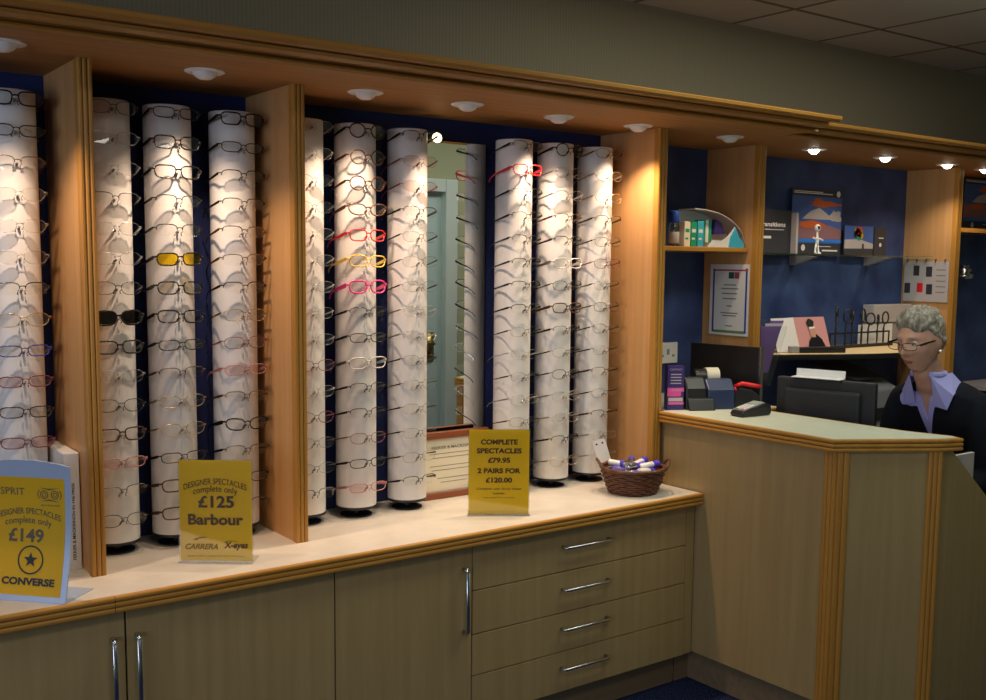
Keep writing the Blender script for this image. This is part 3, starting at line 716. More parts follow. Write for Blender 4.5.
t = thing('eye_care_shelf', 'wooden corner shelf holding eye-care boxes left of the certificate', 'shelf', (3.4, 3.26, 1.69))
MB().box(3.066, 3.14, 1.698, 3.720, 3.398, 1.718).build('board', 'edge_x', t, bev=.003)
t = thing('glass_shelf', 'clear glass shelf carrying posters and a white figure on the blue wall', 'shelf', (4.5, 3.3, 1.69))
MB().box(3.772, 3.22, 1.692, 5.316, 3.398, 1.700).build('glass_plate', 'shelf_glass', t)
for x in (4.36, 4.98): MB().prism([(3.398, 1.645), (3.398, 1.691), (3.30, 1.691), (3.26, 1.686), (3.36, 1.655)], 'x', x - .022, x + .022).build('bracket', 'grey', t)
t = thing('wooden_shelf', 'narrow wooden shelf under the poster at the right edge', 'shelf', (5.9, 3.3, 1.8))
MB().box(5.368, 3.18, 1.835, 6.45, 3.398, 1.858).build('board', 'edge_x', t)

# posters
def picture(name, label, x0, x1, z0, z1, y, paint, cat='poster', group=None, th=.006):
    t = thing(name, label, cat, ((x0 + x1) / 2, y, z0), group=group); fr = (V(((x0 + x1) / 2, y - .0002, z0)), V((1, 0, 0)), V((0, 0, 1)), V((0, -1, 0)))
    MB().box(x0, y, z0, x1, y + th, z1).build('board', 'dgrey', t); paint(t, fr, x1 - x0, z1 - z0); return t
def blob(cu, cv, a, b, seed, n=26, rough=.18):
    r = random.Random(seed); ph = [r.uniform(0, 6.28) for _ in range(4)]
    return [(cu + a * math.cos(q) * (1 + rough * math.sin(3 * q + ph[0]) + rough * .6 * math.sin(5 * q + ph[1])), cv + b * math.sin(q) * (1 + rough * math.sin(4 * q + ph[2]) + rough * .5 * math.sin(7 * q + ph[3]))) for q in [2 * PI * k / n for k in range(n)]]
def sky_poster(t, fr, W, H):
    L_ = [('skyp', [(-W / 2, H * .17), (W / 2, H * .17), (W / 2, H * .89), (-W / 2, H * .89)]),
          ('mauve', [(-W / 2, H * .24), (W / 2, H * .24), (W / 2, H * .40), (W * .2, H * .46), (-W * .1, H * .44), (-W / 2, H * .52)]),
          ('palep', blob(W * .38, H * .60, W * .12, H * .09, 5)),
          ('palep', [(-W * .30, H * .54), (W * .30, H * .54), (W * .22, H * .62), (W * .04, H * .72), (-W * .14, H * .66)]),
          ('orangep', blob(-W * .12, H * .46, W * .26, H * .055, 3)), ('orangep', blob(W * .15, H * .78, W * .33, H * .045, 4)), ('orangep', blob(W * .02, H * .81, W * .12, H * .05, 9)),
          ('ledge_blue', [(-W / 2, H * .19), (W / 2, H * .19), (W / 2, H * .235), (-W / 2, H * .235)])]
    for k, (m_, pp) in enumerate(L_):
        w = MB(); pp = [(max(-W / 2, min(W / 2, u)), v) for u, v in pp]; poly(w, fr, pp, .0004 + .0003 * k); w.build('printed_picture', m_, t)
    w = MB(); ring(w, fr, -W * .26, H * .10, 0.0001, W * .04, 16, .001); rect(w, fr, W * .12, H * .05, W * .44, H * .075, .001); rect(w, fr, -W * .47, H * .95, W * .1, H * .962, .001); rect(w, fr, -W * .47, H * .925, W * .3, H * .94, .001)
    ring(w, fr, W * .42, H * .945, .0001, W * .04, 12, .001); rect(w, fr, W * .0, H * .12, W * .30, H * .13, .001); w.build('white_print', 'paper', t)
picture('sky_poster', 'tall poster with orange clouds and black bands standing on the glass shelf', 4.315, 4.715, 1.700, 2.025, 3.375, sky_poster, group='cloud pictures behind the reception')
picture('sky_poster', 'cropped poster with orange clouds on the wooden shelf at the right edge', 5.84, 6.26, 1.858, 2.158, 3.36, sky_poster, group='cloud pictures behind the reception')
def black_card(t, fr, W, H):
    w = MB(); put_text(w, 'Transitions', fr, -W * .08, H * .62, .030, W * .80, off=.0008, d=.001); rect(w, fr, -W * .3, H * .54, W * .28, H * .555, .001); rect(w, fr, -W * .42, H * .34, -W * .1, H * .40, .001); w.build('white_print', 'paper', t)
picture('display_card', 'black card with white lettering on the glass shelf left of the sky poster', 4.045, 4.295, 1.700, 1.910, 3.36, black_card, 'card')
q = tag(MB().box(4.297, 3.33, 1.700, 4.312, 3.372, 1.90).build('leaflet', 'palep'), 'thin pale leaflet edge between black card and sky poster', 'leaflet')
def balloon_card(t, fr, W, H):
    for k, (m_, pp) in enumerate([('skyp', [(-W / 2, H * .3), (W / 2, H * .3), (W / 2, H), (-W / 2, H)]), ('palep', [(-W / 2, H * .22), (W / 2, H * .22), (W / 2, H * .40), (0, H * .55), (-W / 2, H * .52)]), ('dgrey', [(-W / 2, 0), (W / 2, 0), (W / 2, H * .24), (-W / 2, H * .22)]),
                                  ('black', [(W * .10, H * .2), (W * .18, H * .2), (W * .17, H * .40), (W * .11, H * .40)])]):
        w = MB(); poly(w, fr, pp, .0004 + .0003 * k); w.build('printed_picture', m_, t)
    for k, m_ in enumerate(('red', 'yellow', 'green', 'orangep', 'black', 'yellow', 'red')):
        w = MB(); a = k * 2.4; ring(w, fr, -W * .02 + W * .11 * math.cos(a) * (k > 0), H * .74 + H * .13 * math.sin(a) * (k > 0), .0001, W * .07, 14, .0018); w.build('printed_balloon', m_, t)
picture('display_card', 'small picture card of coloured balloons right of the sky poster', 4.735, 4.985, 1.700, 1.852, 3.365, balloon_card, 'card')
def black2(t, fr, W, H):
    w = MB(); rect(w, fr, -W * .15, H * .60, W * .25, H * .64, .001); ring(w, fr, 0, H * .38, .0001, W * .10, 12, .001); w.build('white_print', 'paper', t)
picture('display_card', 'narrow black card beside the balloon picture near the divider', 4.99, 5.10, 1.700, 1.850, 3.362, black2, 'card')
# white figure
t = thing('toy_figure', 'small white figure with round eye-shaped head on the glass shelf', 'figurine', (4.37, 3.26, 1.694)); fx, fy, fz = 4.355, 3.25, 1.700
m = MB()
for s in (-1, 1):
    m.tube([(fx + s * .018, fy - .012, fz + .003), (fx + s * .013, fy, fz + .004), (fx + s * .010, fy, fz + .028), (fx + s * .004, fy, fz + .048)], [.005, .006, .0048, .006], 8)
    m.tube([(fx + s * .006, fy, fz + .076), (fx + s * .022, fy - .003, fz + .072), (fx + s * .038, fy - .006, fz + (.078 if s < 0 else .066))], [.005, .004, .0045], 8)
m.tube([(fx, fy, fz + .044), (fx, fy, fz + .060), (fx, fy, fz + .078), (fx, fy, fz + .112)], [.008, .0085, .007, .0035], 10)
m.build('body', 'white', t, True)
MB().ball((fx, fy, fz + .125), (.019, .012, .019), 18).build('head', 'white', t, True)
MB().ball((fx - .002, fy - .010, fz + .127), (.009, .004, .009), 14).build('pupil', 'ink2', t, True)

# eye-care shelf goods
q = thing('spray_bottle', 'clear lens spray bottle with bright blue cap on the eye-care shelf', 'bottle', (3.315, 3.20, 1.718))
MB().lathe([(.021, 0), (.023, .004), (.023, .085), (.018, .095), (.018, .1)], (3.315, 3.20, 1.718), 20).build('body', 'shelf_glass', q, True)
MB().lathe([(.0225, .012), (.0232, .013), (.0232, .060), (.0225, .061)], (3.315, 3.20, 1.718), 20).build('paper_label', 'palep', q, True)
MB().lathe([(.021, .1), (.022, .102), (.022, .145), (.018, .150), (.001, .151)], (3.315, 3.20, 1.718), 20).build('cap', 'royal', q, True)
for i, (x, mm, hh, lb) in enumerate(((3.365, 'cream', .105, 'cream eye-care carton beside the blue-capped bottle'), (3.405, 'green', .105, 'dark green eye-care carton next to the cream one'), (3.447, 'cyan', .110, 'pale cyan eye-care carton left of the arched dispenser'))):
    q = thing('carton', lb, 'carton', (x, 3.20, 1.718), group='eye-care cartons on the shelf')
    MB().box(x - .018, 3.17, 1.718, x + .018, 3.23, 1.718 + hh).build('box', mm, q, bev=.001)
    w = MB(); rect(w, (V((x, 3.17, 1.718)), V((1, 0, 0)), V((0, 0, 1)), V((0, -1, 0))), -.012, .06, .012, .075); rect(w, (V((x, 3.17, 1.718)), V((1, 0, 0)), V((0, 0, 1)), V((0, -1, 0))), -.012, .03, .006, .038); w.build('printed_band', 'paper' if i else 'green', q)
q = thing('leaflet_dispenser', 'white arched cardboard dispenser with blue nose on the eye-care shelf', 'dispenser', (3.58, 3.2, 1.718)); X0, X1, Z0 = 3.385, 3.715, 1.718
def arc_pts(n, s=1.0, a0=0., a1=1.): return [(X0 + (X1 - X0) * (a0 + (a1 - a0) * k / n), Z0 + (.145 * s) * (1 - (a0 + (a1 - a0) * k / n) ** 2.4) ** .6 + .012) for k in range(n + 1)]
A = arc_pts(24)
MB().prism([(X0, Z0)] + A + [(X1, Z0)], 'y', 3.240, 3.246).build('back_plate', 'white', q)
m = MB(); B = [(x, z + .004) for x, z in A]
m.prism(A + B[::-1], 'y', 3.150, 3.246); m.build('arched_roof', 'palep', q)
MB().prism([(3.47, Z0), (3.50, Z0 + .03), (3.56, Z0 + .028), (3.60, Z0 + .05), (3.64, Z0 + .09), (3.665, Z0 + .05), (3.70, Z0 + .012), (3.70, Z0)], 'y', 3.148, 3.152).build('front_lip', 'white', q)
MB().prism([(3.60, Z0), (3.61, Z0 + .045), (3.640, Z0 + .085), (3.665, Z0 + .045), (3.70, Z0 + .014), (3.70, Z0)], 'y', 3.144, 3.148).build('blue_nose', 'cyan', q)
MB().prism([(3.545, Z0 + .055), (3.548, Z0 + .12), (3.585, Z0 + .105), (3.615, Z0 + .06)], 'y', 3.18, 3.20).build('purple_window', 'navy_card', q)
for x, mm in ((3.488, 'green'), (3.508, 'paper'), (3.527, 'green')): MB().box(x - .009, 3.19, Z0 + .02, x + .009, 3.235, Z0 + .118).build('sample_box', mm, q)

# certificate on the divider (plane x = 3.722)
q = thing('wall_certificate', 'white certificate with blue side strips on the wooden divider', 'certificate', (3.718, 3.235, 1.32)); fr = (V((3.7205, 3.235, 1.325)), V((0, -1, 0)), V((0, 0, 1)), V((-1, 0, 0)))
MB().box(3.7185, 3.125, 1.325, 3.7219, 3.352, 1.645).build('sheet', 'paper', q); fr = (V((3.7185, 3.235, 1.325)), V((0, -1, 0)), V((0, 0, 1)), V((-1, 0, 0)))
w = MB(); rect(w, fr, -.100, .012, -.090, .300); rect(w, fr, .090, .012, .100, .300); w.build('blue_strip', mat('ultramarine_print', (.03, .05, .38), .5), q)
w = MB(); rect(w, fr, -.09, .010, .09, .022); w.build('green_strip', mat('sage_print', (.16, .26, .12), .5), q)
w = MB(); rect(w, fr, -.09, .290, .09, .297); rect(w, fr, .088, .290, .102, .302, .001); rect(w, fr, .026, .256, .052, .285); w.build('red_strip', mat('dull_red_print', (.45, .06, .09), .5), q)
w = MB(); rect(w, fr, -.008, .256, .024, .285); w.build('teal_block', mat('dark_teal_print', (.02, .09, .10), .5), q)
w = MB()
for v, wd in ((.225, .07), (.208, .10), (.186, .09), (.163, .08), (.130, .03), (.098, .10), (.086, .08), (.04, .04)): rect(w, fr, -wd / 2, v, wd / 2, v + .005)
w.build('print_lines', 'grey_ink', q)

# socket on the blue wall
q = thing('wall_socket', 'white double switch plate on the blue wall above the violet boxes', 'socket', (3.49, 3.395, 1.19))
MB().box(3.43, 3.388, 1.195, 3.555, 3.3995, 1.290).build('plate', 'white', q, bev=.003)
m = MB(); m.box(3.450, 3.385, 1.225, 3.462, 3.389, 1.235); m.box(3.52, 3.385, 1.225, 3.532, 3.389, 1.235); m.box(3.486, 3.384, 1.235, 3.498, 3.389, 1.26); m.build('switch', 'grey', q)

# things on the high counter
q = thing('contact_lens_carton', 'narrow violet and magenta printed carton standing at the left end of the counter', 'carton', (3.118, 2.985, TZ))
mt = Matrix.Translation((3.118, 2.985, TZ)) @ Matrix.Rotation(-.5, 4, 'Z'); MB().box(-.034, -.022, 0, .034, .022, .178, mt).build('box', 'navy_card', q, bev=.001)
fr = (mt @ V((0, -.022, 0)), mt.to_3x3() @ V((1, 0, 0)), V((0, 0, 1)), mt.to_3x3() @ V((0, -1, 0)))
w = MB(); rect(w, fr, -.034, .074, .034, .090); rect(w, fr, -.034, .055, .022, .074); rect(w, fr, -.030, .022, .034, .034); w.build('magenta_band', 'pink', q)
w = MB(); put_text(w, 'CONTACT', fr, 0, .160, .011, .052, d=.001); 
for v in (.142, .130, .118, .106): rect(w, fr, -.022, v, .022, v + .004, .001)
put_text(w, 'LENSES', fr, 0, .077, .011, .05, d=.001); rect(w, fr, -.030, .036, .030, .050, .001); put_text(w, 'SOLUTION', fr, 0, .024, .008, .054, d=.0012); w.build('white_print', 'palep', q)
q = thing('receipt_printer', 'black and navy receipt printer with cream paper roll on the counter', 'printer', (3.28, 2.95, TZ)); mt = Matrix.Translation((3.270, 2.985, TZ)) @ Matrix.Rotation(-.45, 4, 'Z')
MB().prism([(-.09, .0), (.09, .0), (.09, .085), (.03, .115), (-.05, .12), (-.09, .08)], 'x', .0, .115, mt).build('housing', 'navy', q, bev=.006)
MB().prism([(-.095, .0), (.085, .0), (.085, .10), (.03, .125), (-.05, .13), (-.085, .085)], 'x', -.095, -.002, mt).build('black_side', 'black', q, bev=.010)
MB().prism([(-.125, .0), (-.093, .0), (-.085, .05), (-.10, .045)], 'x', -.09, .02, mt).build('front_flap', 'black', q, bev=.004)
m = MB(); m.tube([mt @ V((.03, .03, .125)), mt @ V((.085, .03, .125))], .034, 24); m.build('paper_roll', 'cream', q, 'auto')
m = MB(); m.tube([mt @ V((-.02, .03, .115)), mt @ V((.029, .03, .115))], .038, 24); m.build('roll_cover', 'black', q, 'auto')
q = thing('flat_screen', 'black flat screen with silver edge standing at the back of the counter', 'monitor', (3.46, 2.97, TZ)); mt = Matrix.Translation((3.465, 3.01, TZ)) @ Matrix.Rotation(math.radians(-82), 4, 'Z')
MB().box(-.185, -.010, .012, .155, .012, .245, mt).build('panel', 'black', q, bev=.003); MB().box(.156, -.009, .012, .162, .013, .248, mt).build('silver_edge', 'steel', q)
MB().box(-.07, -.05, 0, .07, .045, .012, mt).build('stand', 'black', q)
q = thing('tape_dispenser', 'black tape dispenser with red handle in front of the flat screen', 'tape dispenser', (3.42, 2.86, TZ)); mt = Matrix.Translation((3.402, 2.850, TZ)) @ Matrix.Rotation(-.75, 4, 'Z')
MB().prism([(-.055, 0), (.055, 0), (.05, .05), (.02, .075), (-.03, .085), (-.055, .06)], 'y', -.02, .02, mt).build('body', 'black', q, bev=.004)
m = MB(); m.tube([mt @ V(p) for p in ((-.05, 0, .088), (-.02, 0, .100), (.02, 0, .094), (.055, 0, .090))], [.008, .010, .010, .007], 10); m.tube([mt @ V(p) for p in ((-.05, 0, .088), (-.045, 0, .070), (-.02, 0, .064))], [.008, .007, .006], 8); m.build('red_handle', 'red', q, True)
q = thing('card_terminal', 'grey and black card payment terminal on the reception counter', 'card terminal', (3.23, 2.68, TZ)); mt = Matrix.Translation((3.250, 2.70, TZ)) @ Matrix.Rotation(math.radians(-4), 4, 'Z') @ Matrix.Scale(.84, 4)
MB().prism([(-.095, .004), (-.085, 0), (.085, 0), (.095, .012), (.090, .050), (.055, .060), (-.085, .028), (-.095, .018)], 'y', -.040, .040, mt).build('base', 'black', q, bev=.008)
def tp(u, v, up): x = u; z = .028 + (u + .085) * (.032 / .14) + up; return mt @ V((x, v, z))
m = MB()
vs = [tp(u, v, h) for h in (.0, .004) for u, v in ((-.08, -.034), (.05, -.034), (.05, .034), (-.08, .034))]; m.add(vs, [(0, 1, 2, 3), (4, 5, 6, 7), (0, 1, 5, 4), (1, 2, 6, 5), (2, 3, 7, 6), (3, 0, 4, 7)]); m.build('grey_face', 'grey', q)
m = MB(); vs = [tp(u, v, .0048) for u, v in ((.012, -.027), (.044, -.027), (.044, .027), (.012, .027))]; m.add(vs, [(0, 1, 2, 3)]); m.build('display', mat('pale_lcd', (.35, .45, .38), .2), q)
m = MB()
for i in range(4):
    for j in range(3):
        u = -.062 + i * .016; v = -.020 + j * .02; vs = [tp(u + a, v + b, h) for h in (.0038, .0065) for a, b in ((-.005, -.007), (.005, -.007), (.005, .007), (-.005, .007))]
        m.add(vs, [(4, 5, 6, 7), (0, 1, 5, 4), (1, 2, 6, 5), (2, 3, 7, 6), (3, 0, 4, 7)])
m.build('keys', 'white', q)
m = MB(); 
for j, (mm) in enumerate(('red', 'yellow', 'green')):
    v = -.020 + j * .02; vs = [tp(-.074 + a, v + b, .0058) for a, b in ((-.004, -.007), (.004, -.007), (.004, .007), (-.004, .007))]; MB().add(vs, [(0, 1, 2, 3)]).build('colour_key', mm, q)

# purple leaflets in a clear holder beyond the divider
q = thing('leaflet_rack', 'clear wall rack of purple leaflets next to the wooden divider', 'leaflet rack', (3.84, 3.12, 1.1)); mt = Matrix.Translation((3.842, 3.10, 1.10)) @ Matrix.Rotation(-.35, 4, 'Z')
m = MB(); m.prism([(-.062, 0), (.0, 0), (.075, .27), (-.062, .27)], 'y', -.02, -.017, mt); m.prism([(-.062, 0), (.0, 0), (.075, .30), (-.062, .30)], 'y', .02, .023, mt); m.build('clear_pocket', 'clear', q)
for k in range(3): MB().prism([(-.045 + .012 * k, .06), (-.010, .06), (.05 + .012 * k, .27 + .012 * k), (-.055 + .03 * k, .27 + .012 * k)], 'y', -.012 + .010 * k, -.009 + .010 * k, mt).build('leaflet', ('purple', 'palep', 'purple')[k], q)
# magazine
q = thing('magazine', 'open magazine with a man in dark suit on pink standing on the ledge', 'magazine', (4.24, 3.22, 1.23))
def page(x0, x1, y0, y1, bul, mm, nm, z0=1.2325, h=.158, lean=.05):
    n = 10; vs = []; 
    for sd in (0, .002):
        for i in range(n + 1):
            f = i / n; 
            for g in (0, 1): vs.append(V((x0 + (x1 - x0) * f, y0 + (y1 - y0) * f - bul * math.sin(PI * f) + lean * g + sd, z0 + h * g)))
    W = 2 * (n + 1); fs = []
    for i in range(n):
        a = 2 * i; fs += [(a, a + 2, a + 3, a + 1), (W + a, W + a + 1, W + a + 3, W + a + 2), (a, W + a, W + a + 2, a + 2), (a + 1, a + 3, W + a + 3, W + a + 1)]
    fs += [(0, 1, W + 1, W), (2 * n, W + 2 * n, W + 2 * n + 1, 2 * n + 1)]
    return MB().add(vs, fs).build(nm, mm, q, 'auto')
page(4.06, 4.26, 3.225, 3.25, .012, 'paper', 'left_page'); page(4.26, 4.48, 3.25, 3.235, .0, 'pinkp', 'right_page')
def pg(u0, v): u = 4.26 + (u0 - 4.07) * .73; f = (u - 4.26) / .22; g = v / .158; return V((u, 3.25 - .015 * f + .05 * g - .003, 1.2325 + v))
def pgpoly(pts, mm, k): MB().add([pg(u, v) - V((0, .0006 * k, 0)) for u, v in pts], [tuple(range(len(pts)))]).build('printed_man', mm, q)
pgpoly([(4.15, .002), (4.33, .002), (4.30, .05), (4.255, .075), (4.215, .072), (4.17, .04)], 'suit', 1)
pgpoly([(4.205, .06), (4.245, .06), (4.255, .10), (4.245, .125), (4.20, .125), (4.19, .10)], 'skin', 2)
pgpoly(blob(4.215, .128, .036, .022, 2, rough=.06), 'ink2', 3); pgpoly([(4.195, .100), (4.252, .103), (4.252, .112), (4.195, .110)], 'paper', 4)
q = thing('display_tray', 'long black spectacle tray lying in front of the magazine', 'tray', (4.1, 3.1, 1.23)); mt = Matrix.Translation((4.26, 3.13, 1.23)) @ Matrix.Rotation(-.42, 4, 'Z')
MB().box(-.12, -.018, 0, .12, .018, .028, mt).build('tray', 'black', q, bev=.003); MB().box(-.165, -.018, 0, -.122, .018, .032, mt).build('grey_end', 'grey', q, bev=.003)

# ring-handled tools
q = thing('tool_rack', 'low black rack holding ring-handled tools on the tan ledge', 'rack', (4.75, 3.25, 1.23))
MB().box(4.50, 3.236, 1.23, 5.01, 3.262, 1.245).build('base_bar', 'black', q)
MB().box(4.50, 3.256, 1.30, 5.01, 3.262, 1.308).build('upper_bar', 'black', q); m = MB(); m.box(4.50, 3.256, 1.245, 4.506, 3.262, 1.30); m.box(5.004, 3.256, 1.245, 5.01, 3.262, 1.30); m.build('upright', 'black', q)
def tool():
    t = thing('ring_handled_tool', 'x', 'tool', (0, 0, 0), group='ring-handled tools in the rack')
    m = MB(); m.tube([(0.012 + .026 * math.cos(a), 0, .145 + .034 * math.sin(a)) for a in [2 * PI * k / 20 for k in range(20)]], .0050, 6, True); m.build('ring_handle', 'black', t, True, local=True)
    m = MB(); m.tube([(.006, 0, .112), (.0, 0, .08), (0, 0, .02), (0, 0, .0)], [.006, .0055, .005, .004], 8); m.build('shaft', 'black', t, True, local=True); return t
t0 = tool(); TL = ['leftmost, beside the pale window', 'second from the left', 'third from the left, slightly turned', 'middle one', 'right of the middle one', 'second from the right', 'rightmost, next to the white paper']
for i in range(7):
    o = t0 if i == 0 else copy_tree(t0); o.location = (4.535 + .068 * i + (.012 if i % 2 else 0), 3.2495, 1.2455 if False else 1.2455); o.rotation_euler = (0, .0, (.5, -.3, .9, .2, -.6, .4, -.1)[i])
    sc_ = (1.08, 1.0, .96, 1., .88, .82, .9)[i]; o.scale = (sc_, sc_, sc_); o['label'] = 'black ring-handled tool standing in the ledge rack, ' + (TL[i] if i else 'leftmost and tallest')
q = tag(MB().box(4.80, 3.30, 1.231, 5.10, 3.304, 1.34).build('white_sheet', 'paper'), 'pinkish white paper sheet standing behind the ring-handled tools', 'paper')
# picture chart on the divider face x=5.245
q = thing('picture_chart', 'white chart with small pictures of bags fixed to the right-hand divider', 'chart', (5.23, 3.22, 1.44)); 
MB().box(5.312, 3.12, 1.455, 5.319, 3.38, 1.672).build('sheet', 'palep', q); fr = (V((5.312, 3.25, 1.455)), V((0, -1, 0)), V((0, 0, 1)), V((-1, 0, 0)))
for u, v in ((-.075, .14), (.0, .135), (.005, .04), (-.125, .045)): w = MB(); rect(w, fr, u, v, u + .035, v + .055); w.build('dark_picture', 'dgrey', q)
w = MB(); rect(w, fr, -.05, .05, -.015, .10); w.build('red_picture', 'red', q)
w = MB(); [rect(w, fr, .06, .05 + .03 * k, .115, .055 + .03 * k) for k in range(5)]; w.build('print_lines', 'grey_ink', q)
m = MB(); 
for k in range(5): m.tube([(5.306, 3.14 + .055 * k, 1.668), (5.301, 3.14 + .055 * k, 1.682), (5.314, 3.14 + .055 * k, 1.684)], .003, 6, True)
m.build('ring_binding', 'black', q)
q = thing('storage_trays', 'stack of grey trays below the picture chart', 'trays', (5.0, 3.25, 1.34))
MB().box(4.95, 3.32, 1.231, 5.30, 3.385, 1.34).build('tray', 'grey', q, bev=.004); MB().box(4.95, 3.315, 1.345, 5.30, 3.385, 1.44).build('tray', 'palep', q, bev=.004)

# monitor on inner desk
ml = V((3.50, 2.775, 0)); mr = V((3.60, 2.385, 0)); a = math.atan2(mr.y - ml.y, mr.x - ml.x); mc = (ml + mr) / 2; mt = Matrix.Translation((mc.x, mc.y, .74)) @ Matrix.Rotation(a, 4, 'Z'); Wm = (mr - ml).length
q = thing('computer_monitor', 'black desktop monitor seen from behind on the reception desk', 'monitor', (0, 0, 0), mtx=Matrix.Translation((mc.x, mc.y, .74)))
MB().box(-Wm / 2, -.012, .12, Wm / 2, .02, .455, mt).build('casing', 'matt_black', q, bev=.008)
MB().box(-Wm / 2 + .04, -.040, .15, Wm / 2 - .05, -.010, .415, mt).build('back_bulge', 'matt_black', q, bev=.012)
MB().box(-.05, -.030, .01, .05, -.012, .16, mt).build('stand_neck', 'matt_black', q); MB().box(-.11, -.08, 0, .11, .09, .012, mt).build('stand_base', 'matt_black', q, bev=.004)
MB().box(-Wm / 2 + .018, .0195, .14, Wm / 2 - .018, .022, .44, mt).build('screen', mat('dim_screen', (.05, .07, .10), .2, emit=(.35, .5, .8), es=.25), q)
w = MB(); fr = (mt @ V((0, -.0402, .19)), mt.to_3x3() @ V((1, 0, 0)), V((0, 0, 1)), mt.to_3x3() @ V((0, -1, 0))); ring(w, fr, -.045, .012, .004, .008, 14); rect(w, fr, -.03, .007, .03, .016); w.build('maker_logo', 'grey', q)
m = MB()
for k in range(7): m.box(-.08, -.0405, .33 + k * .008, .08, -.0395, .333 + k * .008, mt)
m.build('vent', 'black', q)
q = MB().prism([(-.034, .458), (.018, .458), (.022, .490), (.020, .4905), (.016, .461), (-.034, .461)], 'x', -.130, .07, mt).build('folded_paper', 'paper'); tag(q, 'folded white paper resting on top of the black monitor', 'paper')
# printer & box on desks
q = thing('office_printer', 'grey office printer on the back desk between monitor and woman', 'printer', (4.53, 3.15, .74))
MB().prism([(2.99, .741), (3.34, .741), (3.34, 1.10), (3.10, 1.10), (2.99, 1.05)], 'x', 4.36, 4.70, None).build('body', 'grey', q, bev=.012)
MB().prism([(3.02, 1.10), (3.06, 1.10), (3.30, 1.16), (3.30, 1.165), (3.05, 1.106)], 'x', 4.40, 4.66).build('paper_tray', 'dgrey', q); MB().box(4.38, 2.982, .90, 4.68, 2.99, .96).build('output_slot', 'black', q)
q = thing('document_folder', 'pale grey folder standing upright behind the sloped end panel', 'folder', (3.60, 2.0, .74))
MB().box(3.50, 1.997, .741, 3.625, 2.011, .985).build('cover', 'palep', q, bev=.002)
q = thing('keyboard', 'black keyboard on the inner desk in front of the woman', 'keyboard', (3.7, 2.5, .74)); MB().box(3.66, 2.28, .7405, 3.79, 2.70, .757).build('base', 'black', q, bev=.003)
m = MB(); [m.box(3.67 + .022 * i, 2.29 + .0265 * j, .757, 3.687 + .022 * i, 2.312 + .0265 * j, .762) for i in range(5) for j in range(15)]; m.build('keys', 'dgrey', q)
# right edge bits
q = tag(MB().lathe([(.001, 0), (.05, 0), (.055, .02), (.03, .03), (.045, .05), (.02, .06), (.03, .075), (.001, .08)], (5.85, 3.343, 1.58), 16).build('metal_ornament', 'steel', smooth=True), 'small silvery ornament hanging on the blue wall right of the last divider', 'ornament')
q = thing('wall_cabinet', 'dark low cabinet with white top by the blue wall at the right edge', 'cabinet', (6.1, 3.2, 0)); MB().box(5.86, 3.0, 0, 6.45, 3.395, .94).build('body', 'black', q); MB().box(5.85, 2.99, .94, 6.455, 3.395, .965).build('top', 'palep', q)

# ------------------------------------------------------------------ woman at the desk
def eval_mesh(o):
    dg = bpy.context.evaluated_depsgraph_get(); dg.update(); e = o.evaluated_get(dg); me = bpy.data.meshes.new_from_object(e); return me
def skin_mesh(verts, edges, radii, root=0, sub=2):
    me = bpy.data.meshes.new('sk'); me.from_pydata(verts, edges, []); o = bpy.data.objects.new('sk', me); COL.objects.link(o)
    md = o.modifiers.new('s', 'SKIN'); md.use_smooth_shade = True; md.branch_smoothing = .3
    for i, r in enumerate(radii): 
        sv = me.skin_vertices[0].data[i]; sv.radius = r if isinstance(r, tuple) else (r, r); sv.use_root = (i == root)
    ms = o.modifiers.new('u', 'SUBSURF'); ms.levels = sub; ms.render_levels = sub
    r = eval_mesh(o); bpy.data.objects.remove(o); return r
def mb_of(me):
    m = MB(); m.add([v.co.copy() for v in me.vertices], [tuple(p.vertices) for p in me.polygons]); return m
def remesh(m, vox, smooth=0):
    me = bpy.data.meshes.new('rm'); me.from_pydata([tuple(p) for p in m.v], [], m.f); bm = bmesh.new(); bm.from_mesh(me); bmesh.ops.recalc_face_normals(bm, faces=bm.faces); bm.to_mesh(me); bm.free()
    o = bpy.data.objects.new('rm', me); COL.objects.link(o); md = o.modifiers.new('r', 'REMESH'); md.mode = 'VOXEL'; md.voxel_size = vox
    if smooth: s = o.modifiers.new('s', 'SMOOTH'); s.factor = .5; s.iterations = smooth
    r = eval_mesh(o); bpy.data.objects.remove(o); return mb_of(r)
def cut(m, cutter):
    obs = []
    for q_ in (m, cutter):
        me = bpy.data.meshes.new('c'); me.from_pydata([tuple(p) for p in q_.v], [], q_.f); bm = bmesh.new(); bm.from_mesh(me); bmesh.ops.recalc_face_normals(bm, faces=bm.faces); bm.to_mesh(me); bm.free()
        o = bpy.data.objects.new('c', me); COL.objects.link(o); obs.append(o)
    md = obs[0].modifiers.new('b', 'BOOLEAN'); md.object = obs[1]; md.operation = 'DIFFERENCE'; md.solver = 'EXACT'
    r = eval_mesh(obs[0]); [bpy.data.objects.remove(o) for o in obs]; return mb_of(r)

PF = V((-.985, .06, 0)).normalized()                 # torso facing
PS = V((PF.y, -PF.x, 0))                             # towards her right hand (+y side)
if PS.y < 0: PS = -PS
B0 = V((4.02, 2.235, 0))
def TP(f, s, z): return B0 + PF * f + PS * s + V((0, 0, z))
